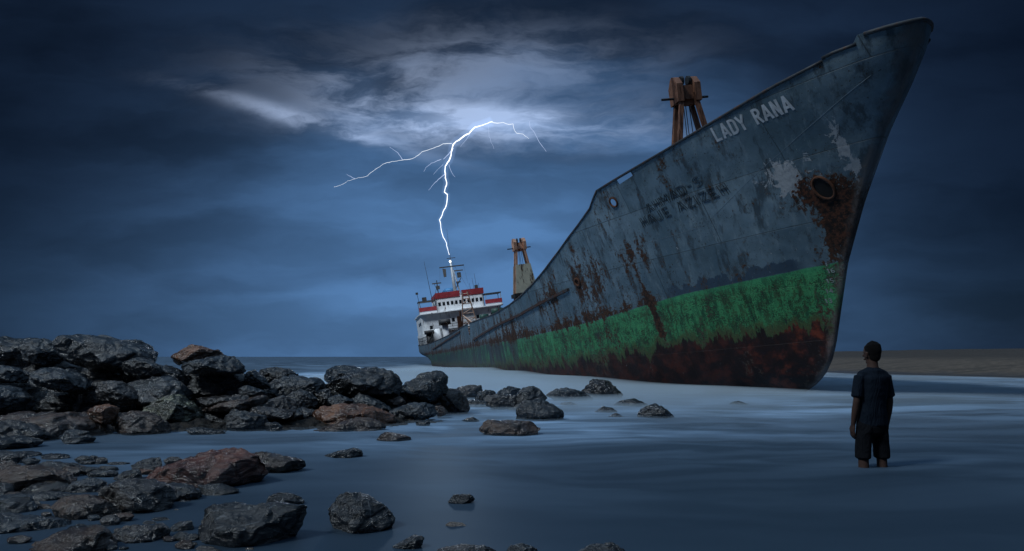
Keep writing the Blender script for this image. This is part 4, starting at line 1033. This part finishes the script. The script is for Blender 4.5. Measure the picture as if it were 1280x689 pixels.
ROCKS = [
 # --- breakwater heap, far left, top to bottom
 ([(-40,424),(10,419),(45,424),(66,433),(80,446),(78,462),(40,472),(-40,470)], 12.3, 'k', 'long black boulder on top of the heap at the left edge of the picture', 1),
 ([(30,427),(50,423),(74,433),(80,448),(66,460),(34,452)], 11.9, 'b', 'grey boulder on the heap just left of the big topmost boulder', 1),
 ([(72,430),(80,420),(115,419),(139,422),(163,431),(190,441),(197,455),(176,468),(122,464),(87,452)], 11.6, 'b', 'biggest blue grey boulder crowning the left heap against the sky', 1),
 ([(146,426),(158,424),(175,424),(187,434),(192,446),(160,448)], 12.6, 'k', 'black boulder peeping over the right shoulder of the crowning boulder', 1),
 ([(152,459),(160,451),(172,447),(190,449),(204,458),(205,470),(178,474),(157,468)], 11.1, 'k', 'rounded dark boulder directly under the right end of the crowning boulder', 1),
 ([(36,467),(57,459),(87,460),(105,474),(112,487),(96,493),(72,490),(48,480)], 10.9, 'b', 'grey wedge shaped boulder under the left end of the crowning boulder', 1),
 ([(-40,456),(0,456),(15,460),(34,470),(28,479),(-40,480)], 11.1, 'b', 'smooth blue grey boulder at the left edge, second layer of the heap', 1),
 ([(-40,483),(0,482),(18,485),(42,503),(30,514),(-40,518)], 10.5, 'b', 'broad slate grey boulder at the left edge, third layer of the heap', 1),
 ([(122,480),(140,475),(155,478),(170,489),(178,500),(160,508),(128,500)], 10.7, 'g', 'grey boulder with a pale split in the middle of the left heap', 1),
 ([(160,479),(180,471),(205,469),(228,478),(242,492),(235,508),(200,514),(168,504)], 11.0, 'b', 'dark blue boulder above the mossy triangular one', 1),
 ([(176,456),(205,456),(228,462),(240,474),(236,486),(200,482),(178,472)], 11.4, 'k', 'black boulder left of the cave below the orange capstone', 1),
 ([(176,510),(190,501),(208,494),(219,490),(230,496),(245,508),(257,522),(252,533),(208,537),(182,528)], 10.7, 'm', 'mossy green brown triangular boulder with pale lichen at the water', 1),
 ([(-10,522),(20,517),(91,515),(113,524),(133,538),(135,552),(60,546),(0,536)], 9.6, 'w', 'long flat brown boulder low in the left heap', 1),
 ([(109,515),(121,508),(133,505),(144,509),(146,520),(137,531),(116,528)], 9.7, 'o', 'small rounded orange brown boulder standing on the flat brown one', 1),
 ([(141,520),(155,516),(170,514),(187,517),(206,526),(213,535),(208,543),(180,547),(152,543)], 9.8, 'w', 'brown boulder at the waterline left of the mossy one', 1),
 ([(-40,525),(13,524),(35,531),(61,541),(57,549),(20,552),(-40,550)], 8.9, 'g', 'grey purple boulder at the left edge just above the channel', 1),
 ([(74,544),(85,535),(113,540),(119,549),(105,560),(88,559)], 8.7, 'b', 'small blue boulder at the waterline of the left heap', 1),
 ([(-40,546),(0,545),(28,547),(50,553),(28,562),(-40,564)], 8.3, 'k', 'flat black boulder at the left edge touching the channel', 1),
 # --- middle of the heap
 ([(214,453),(223,442),(243,431),(263,435),(276,438),(282,446),(256,451),(224,457)], 11.6, 'o', 'orange topped capstone standing alone against the horizon', 1),
 ([(224,457),(252,448),(278,445),(298,447),(307,456),(304,466),(267,471),(235,467)], 11.2, 'b', 'blue black slab right beneath the orange capstone', 1),
 ([(222,466),(262,468),(306,464),(312,480),(302,499),(250,502),(222,492)], 11.6, 'k', 'black boulder in the dark cave below the blue black slab', 1),
 ([(304,467),(319,462),(331,475),(338,487),(312,484)], 11.5, 'b', 'pointed dark boulder right of the cave', 1),
 ([(324,463),(341,459),(358,460),(373,470),(350,476),(334,478)], 12.1, 'k', 'low black boulder on the skyline right of the orange capstone', 1),
 ([(330,484),(346,472),(367,469),(395,473),(408,482),(398,500),(372,506),(342,494)], 11.9, 'b', 'large dark blue boulder in the middle of the heap', 1),
 ([(246,499),(262,495),(290,494),(312,495),(302,504),(254,509)], 10.9, 'g', 'flat grey slab lying above the brown ledge', 1),
 ([(250,511),(290,506),(311,497),(332,495),(331,503),(300,512),(262,517)], 10.8, 'w', 'brown ledge shaped boulder under the flat grey slab', 1),
 ([(295,486),(310,482),(330,489),(334,496),(300,495)], 11.1, 'b', 'small blue grey boulder at the right mouth of the cave', 1),
 ([(305,513),(324,502),(354,495),(367,501),(373,513),(342,518)], 11.0, 'g', 'brown grey boulder with a sloping top above the pointed grey one', 1),
 ([(308,514),(330,508),(369,513),(363,525),(333,526)], 10.6, 'g', 'pale grey pointed boulder behind the rounded waterline boulder', 1),
 ([(278,524),(293,512),(310,515),(328,520),(335,530),(324,541),(300,541),(282,534)], 10.2, 'k', 'dark boulder with a grey top at the waterline in the middle of the heap', 1),
 ([(331,528),(345,527),(354,533),(348,540),(333,539)], 10.1, 'k', 'small black boulder just right of the dark waterline boulder', 1),
 ([(233,535),(252,534),(281,540),(267,544),(239,542)], 9.75, 'k', 'flat black rock barely above the channel below the mossy boulder', 1),
 ([(360,518),(373,509),(397,513),(403,526),(384,532),(366,529)], 11.1, 'g', 'grey boulder left of the rust orange boulder', 1),
 ([(392,488),(412,485),(418,500),(408,508),(396,503)], 11.8, 'g', 'small brown grey boulder above the rust orange boulder', 1),
 ([(355,495),(375,486),(395,492),(396,508),(372,514),(357,508)], 11.4, 'k', 'black boulder between the large blue one and the rust orange one', 1),
 ([(409,498),(425,492),(442,502),(430,514),(412,512)], 11.5, 'b', 'small grey boulder tucked behind the rust orange boulder', 1),
 ([(404,475),(412,464),(420,457),(436,457),(462,461),(480,470),(470,482),(430,484)], 13.1, 'b', 'tall dark boulder on the skyline in the right half of the heap', 1),
 ([(456,468),(469,458),(480,461),(495,467),(503,477),(500,493),(455,498),(415,492),(404,482),(430,475)], 12.4, 'k', 'long black slab leaning in front of the tall skyline boulder', 1),
 ([(498,486),(508,477),(518,475),(513,488),(503,497)], 13.6, 'b', 'small blue boulder left of the steep black one', 1),
 ([(500,494),(511,481),(525,468),(547,463),(559,472),(559,490),(543,503),(512,500)], 12.9, 'k', 'steep black boulder with a pointed top at the right end of the heap', 1),
 ([(534,492),(545,486),(560,485),(574,487),(586,502),(588,516),(560,518),(541,508)], 13.2, 'w', 'rounded brown boulder right of the steep black one', 1),
 ([(392,514),(405,507),(425,504),(441,503),(464,512),(496,527),(482,533),(447,534),(404,539),(396,525)], 11.0, 'o', 'rust orange boulder at the waterline in front of the heap', 1),
 ([(388,543),(402,537),(425,530),(447,522),(473,525),(482,533),(447,541),(418,546)], 10.3, 'w', 'flat grey brown boulder in front of the rust orange one', 1),
 ([(438,496),(451,491),(466,496),(482,503),(491,515),(469,518),(449,509)], 12.0, 'b', 'slate blue boulder behind the rust orange one', 1),
 ([(479,498),(499,495),(507,504),(492,508)], 12.3, 'w', 'small brown boulder under the black slab', 1),
 ([(484,518),(499,509),(517,502),(543,505),(547,518),(525,527),(499,527)], 11.7, 'b', 'rounded blue boulder at the waterline right of the rust orange one', 1),
 ([(543,508),(552,507),(561,516),(548,523)], 12.3, 'w', 'small brown boulder right of the rounded blue one', 1),
 ([(519,526),(538,526),(538,534),(521,534)], 10.9, 'k', 'small dark rock in the water under the rounded blue boulder', 1),
 ([(471,550),(477,544),(484,540),(499,543),(513,548),(510,553)], 9.0, 'w', 'small brown rock alone in the water below the rounded blue boulder', 1),
 ([(404,571),(425,564),(440,560),(452,563),(454,572),(430,575)], 7.55, 'k', 'low black rock with a long tail alone in the water', 1),
 # --- rocks offshore
 ([(568,486),(577,483),(590,481),(601,482),(603,496),(592,502),(576,499)], 16.9, 'g', 'flat topped pale grey boulder half lost in the mist', 1),
 ([(593,502),(597,491),(610,487),(621,490),(616,503),(600,508)], 15.4, 'k', 'dark round boulder left of the grey flat topped one offshore', 1),
 ([(604,497),(610,494),(627,492),(644,494),(648,510),(625,514),(608,508)], 14.3, 'g', 'grey flat topped boulder in the offshore cluster', 1),
 ([(621,494),(628,487),(636,483),(651,486),(645,497)], 16.2, 'b', 'low grey boulder at the back of the offshore cluster', 1),
 ([(640,502),(644,493),(649,487),(666,483),(681,489),(684,499),(671,508),(650,515)], 14.6, 'k', 'round black boulder on top of the offshore cluster', 1),
 ([(644,525),(650,511),(657,500),(668,501),(679,498),(690,504),(704,514),(705,525),(681,528)], 12.0, 'k', 'steep black boulder with pale veins in front of the offshore cluster', 1),
 ([(599,536),(604,529),(613,525),(640,526),(662,526),(677,533),(671,543),(649,548),(614,546)], 9.7, 'w', 'oblong reddish brown boulder alone in front of the offshore cluster', 1),
 ([(577,526),(584,523),(591,521),(599,527)], 11.6, 'k', 'tiny dark rock awash left of the oblong boulder', 1),
 ([(683,494),(692,490),(697,487),(708,485),(713,489),(727,490),(741,501),(700,504)], 17.2, 'b', 'long low misty boulder right of the offshore cluster', 1),
 ([(699,505),(706,503),(714,503),(723,507)], 15.5, 'b', 'small flat rock in the mist below the long low one', 1),
 ([(727,493),(733,482),(741,474),(752,476),(762,476),(772,484),(778,492),(776,499),(735,501)], 18.0, 'g', 'tall rounded grey brown boulder nearest the wreck', 1),
 ([(767,508),(778,502),(791,498),(803,503),(815,509)], 15.2, 'k', 'low dark hump below the tall rounded boulder', 1),
 ([(743,516),(755,508),(764,510),(772,516)], 13.5, 'k', 'small grey hump left of the black pyramid rock', 1),
 ([(759,522),(769,516),(780,522)], 12.5, 'k', 'smallest dark hump left of the black pyramid rock', 1),
 ([(796,522),(808,516),(813,508),(820,504),(829,510),(842,522)], 12.4, 'k', 'black pyramid shaped rock farthest right of the offshore rocks', 1),
 ([(911,506),(923,501),(935,506)], 15.8, 'k', 'tiny black rock awash in front of the ship bow', 1),
 ([(560,628),(568,618),(590,617),(593,626),(570,632)], 5.15, 'k', 'small black rock alone in the lower middle of the water', 1),
 ([(554,660),(562,652),(578,652),(585,660),(575,668)], 4.45, 'p', 'pale brown stone under the surface below the lone small black rock', 1),
 # --- foreground bank
 ([(0,592),(13,585),(45,583),(73,584),(96,597),(84,614),(43,622),(4,614)], 5.7, 'w', 'large brown slab with pale diagonal scratches at the left of the foreground', 1),
 ([(-30,575),(13,576),(25,583),(8,594),(-30,600)], 6.5, 'w', 'brown grey boulder behind the scratched slab at the left edge', 1),
 ([(38,582),(65,577),(93,580),(103,594),(94,604),(50,596)], 6.4, 'k', 'black boulder behind the scratched brown slab', 1),
 ([(-30,566),(30,567),(36,580),(10,584),(-30,582)], 7.1, 'k', 'black rock at the left edge on the near side of the channel', 1),
 ([(80,612),(93,602),(112,597),(131,602),(130,614),(104,620)], 5.6, 'b', 'smooth blue grey boulder between the scratched slab and the humped one', 1),
 ([(124,618),(138,606),(156,598),(184,601),(210,611),(218,624),(212,642),(180,654),(148,648),(132,632)], 4.95, 'g', 'big humped grey boulder with a rough ridge in the foreground', 1),
 ([(70,628),(80,618),(102,617),(130,625),(151,634),(151,645),(121,656),(82,656),(70,644)], 4.75, 'w', 'angular purple grey boulder in front of the humped one', 1),
 ([(-25,622),(10,618),(37,617),(48,632),(47,648),(-25,652)], 4.9, 'b', 'rounded dark green grey boulder at the left edge of the foreground', 1),
 ([(-25,643),(30,645),(65,648),(79,657),(70,668),(40,676),(-25,684)], 4.4, 'b', 'long low slab with a bluish top in the bottom left corner', 1),
 ([(30,700),(48,680),(70,668),(97,659),(132,657),(141,680),(145,712),(35,712)], 3.95, 'w', 'broad flat faced boulder cut by the bottom of the picture', 1),
 ([(138,670),(164,662),(184,657),(208,655),(209,670),(203,688),(160,696)], 4.15, 'g', 'slanting grey boulder right of the broad flat faced one', 1),
 ([(143,598),(155,590),(178,587),(180,600),(160,604)], 6.0, 'k', 'small dark rock behind the big humped boulder', 1),
 ([(164,582),(180,574),(198,572),(205,581),(190,588),(170,588)], 6.7, 'k', 'rough black rock in the channel left of the reddish one', 1),
 ([(190,597),(196,589),(204,585),(230,579),(251,565),(275,559),(301,560),(331,571),(334,586),(320,600),(297,609),(260,613),(225,614),(198,609)], 6.0, 'r', 'big wet reddish brown boulder standing in the near water', 1),
 ([(312,567),(331,565),(353,570),(370,575),(380,584),(345,595),(322,592)], 6.6, 'w', 'brown boulder lying behind the right end of the red one', 1),
 ([(203,604),(235,605),(252,614),(249,632),(215,644),(202,626)], 5.3, 'k', 'black boulder supporting the left end of the red one', 1),
 ([(248,606),(275,605),(299,614),(287,626),(252,625)], 5.5, 'k', 'dark wet rock under the middle of the red boulder', 1),
 ([(244,656),(246,644),(254,640),(277,632),(310,629),(345,628),(379,634),(374,652),(370,672),(346,690),(290,692),(250,678)], 4.15, 'k', 'largest black foreground boulder with a flat glistening top', 1),
 ([(333,627),(340,619),(351,616),(368,617),(380,627),(372,634),(338,634)], 5.1, 'k', 'smooth black dome behind the largest foreground boulder', 1),
 ([(211,666),(218,657),(227,652),(239,651),(243,665),(228,672)], 4.35, 'k', 'small jagged rock left of the largest foreground boulder', 1),
 ([(237,692),(251,682),(270,686),(276,704),(240,704)], 3.9, 'g', 'grey rock at the bottom edge below the largest foreground boulder', 1),
 ([(409,644),(411,634),(417,625),(428,616),(448,618),(462,623),(477,631),(487,640),(494,651),(480,667),(461,676),(438,675),(420,662)], 4.4, 'k', 'rounded black boulder with pale veins alone in the near water', 1),
 ([(491,684),(505,676),(521,669),(530,672),(526,684),(505,694)], 3.95, 'k', 'narrow black rock at the bottom edge right of the veined boulder', 1),
 ([(535,694),(560,684),(590,681),(608,692),(570,704)], 3.85, 'g', 'flat grey rock awash at the bottom edge', 1),
 ([(574,696),(590,684),(605,681),(622,690),(610,704)], 3.75, 'k', 'leftmost of the three black rocks awash along the bottom edge', 1),
 ([(628,698),(640,682),(652,679),(672,686),(676,704)], 3.75, 'k', 'middle one of the three black rocks awash along the bottom edge', 1),
 ([(712,700),(735,684),(766,678),(780,688),(785,706)], 3.75, 'k', 'rightmost of the three black rocks awash along the bottom edge', 1),
]
FILL = [(20,500,11.6,110,60,'k'),(80,500,11.4,90,50,'k'),(130,500,11.5,90,60,'k'),(60,470,12.2,120,60,'k'),(130,470,12.3,110,60,'k'),(180,485,12.2,110,60,'k'),
 (110,535,10.1,80,30,'k'),(60,540,9.6,110,34,'k'),(10,545,9.3,90,40,'k'),(160,530,10.4,80,34,'k'),(230,520,11.0,80,36,'k'),(275,490,12.3,110,60,'k'),(270,525,10.9,70,26,'k'),
 (320,490,12.3,80,50,'k'),(300,525,10.9,80,24,'k'),(345,520,11.0,70,24,'k'),(390,500,12.5,80,44,'k'),(430,500,12.8,90,44,'k'),(480,500,12.9,90,30,'k'),(380,525,11.4,50,22,'w'),
 (440,515,11.9,70,26,'k'),(520,508,13.0,70,26,'k'),(30,540,8.9,50,24,'k'),(600,506,15.0,40,14,'k'),(655,512,14.2,40,18,'k')]
SHORE_STONES = [(20,604,6.1,60,26,'k'),(60,624,5.3,60,20,'k'),(25,632,5.2,60,20,'g'),(62,650,4.8,46,16,'g'),(110,664,4.4,60,18,'k'),(52,636,4.95,26,14,'w'),(58,643,4.7,14,8,'p'),
 (150,655,4.6,26,10,'w'),(159,660,4.35,16,7,'p'),(170,659,4.35,14,7,'g'),(148,663,4.3,14,7,'g'),(221,640,4.9,11,8,'p'),(232,630,5.2,26,12,'k'),(120,660,4.4,24,10,'k'),(186,655,4.5,22,8,'k'),
 (60,612,5.6,70,20,'k'),(112,588,6.4,30,10,'k'),(130,592,6.3,40,10,'k'),(200,652,4.6,30,12,'k'),(265,690,3.85,26,10,'g'),(312,688,3.9,16,8,'p'),(360,676,4.2,22,12,'k'),(182,590,6.2,30,8,'o'),
 (10,570,7.6,80,14,'k'),(70,571,7.4,40,8,'k'),(100,628,5.2,50,14,'k'),(0,612,5.4,50,20,'k'),(28,604,6.0,40,16,'w'),(120,606,5.8,30,12,'w'),(100,645,4.9,40,14,'k'),(196,668,4.25,30,12,'w'),(176,644,4.9,34,12,'k'),(222,622,5.6,24,10,'k'),(95,588,6.5,40,12,'w'),(150,608,5.5,30,14,'k'),(12,660,4.7,40,14,'k'),(130,612,5.6,40,12,'g'),(214,650,4.7,16,8,'g'),(240,672,4.1,24,10,'k'),(110,578,7.0,24,6,'k'),(146,580,7.0,30,6,'k'),(60,590,6.6,40,10,'k'),(228,660,4.4,14,6,'w')]

for i, (pts_, Y, mt_, lab, th) in enumerate(ROCKS):
    boulder(pts_, Y, mt_, lab, i+1, th)
# small and half hidden stones wedged between the big ones: nothing tells them apart
rs = random.Random(11)
def small(xp, yp, Y, wpx, hpx, mt_, label, group, seed, th=1.):
    n = 7; pts_ = [(xp+wpx/2*math.cos(2*math.pi*k/n+.3)*rs.uniform(.8, 1.1), yp-hpx/2*math.sin(2*math.pi*k/n+.3)*rs.uniform(.8, 1.1)) for k in range(n)]
    boulder(pts_, Y, mt_, label, seed, th, group, 'stone', None, .6)
k_ = 200
for (xp, yp, Y, w_, h_, mt_) in FILL:
    small(xp, yp, Y, w_, h_, mt_, 'dark stone filling a gap deep inside the heap of boulders', 'stones wedged inside the boulder heap', k_); k_ += 1
for (xp, yp, Y, w_, h_, mt_) in SHORE_STONES:
    small(xp, yp, Y, w_, h_, mt_, 'small stone lying among the foreground boulders at the water edge', 'small stones among the foreground boulders', k_); k_ += 1

# PEBBLES: the loose stones that fill the near bank
rp = random.Random(23); n_p = 0
while n_p < 46:
    xp = rp.uniform(-5, 262); yp = rp.uniform(572, 686)
    if xp > 262-(yp-572)*.05 or (yp < 640 and xp > 225) or rp.random() < max(0, (xp-120)/330): continue
    w_ = rp.uniform(9, 30); h_ = w_*rp.uniform(.35, .55)
    small(xp, yp, 938./(yp+h_*.3-446), w_, h_, rp.choice('kkgwbwkg'), 'small stone lying among the foreground boulders at the water edge', 'small stones among the foreground boulders', 400+n_p); n_p += 1
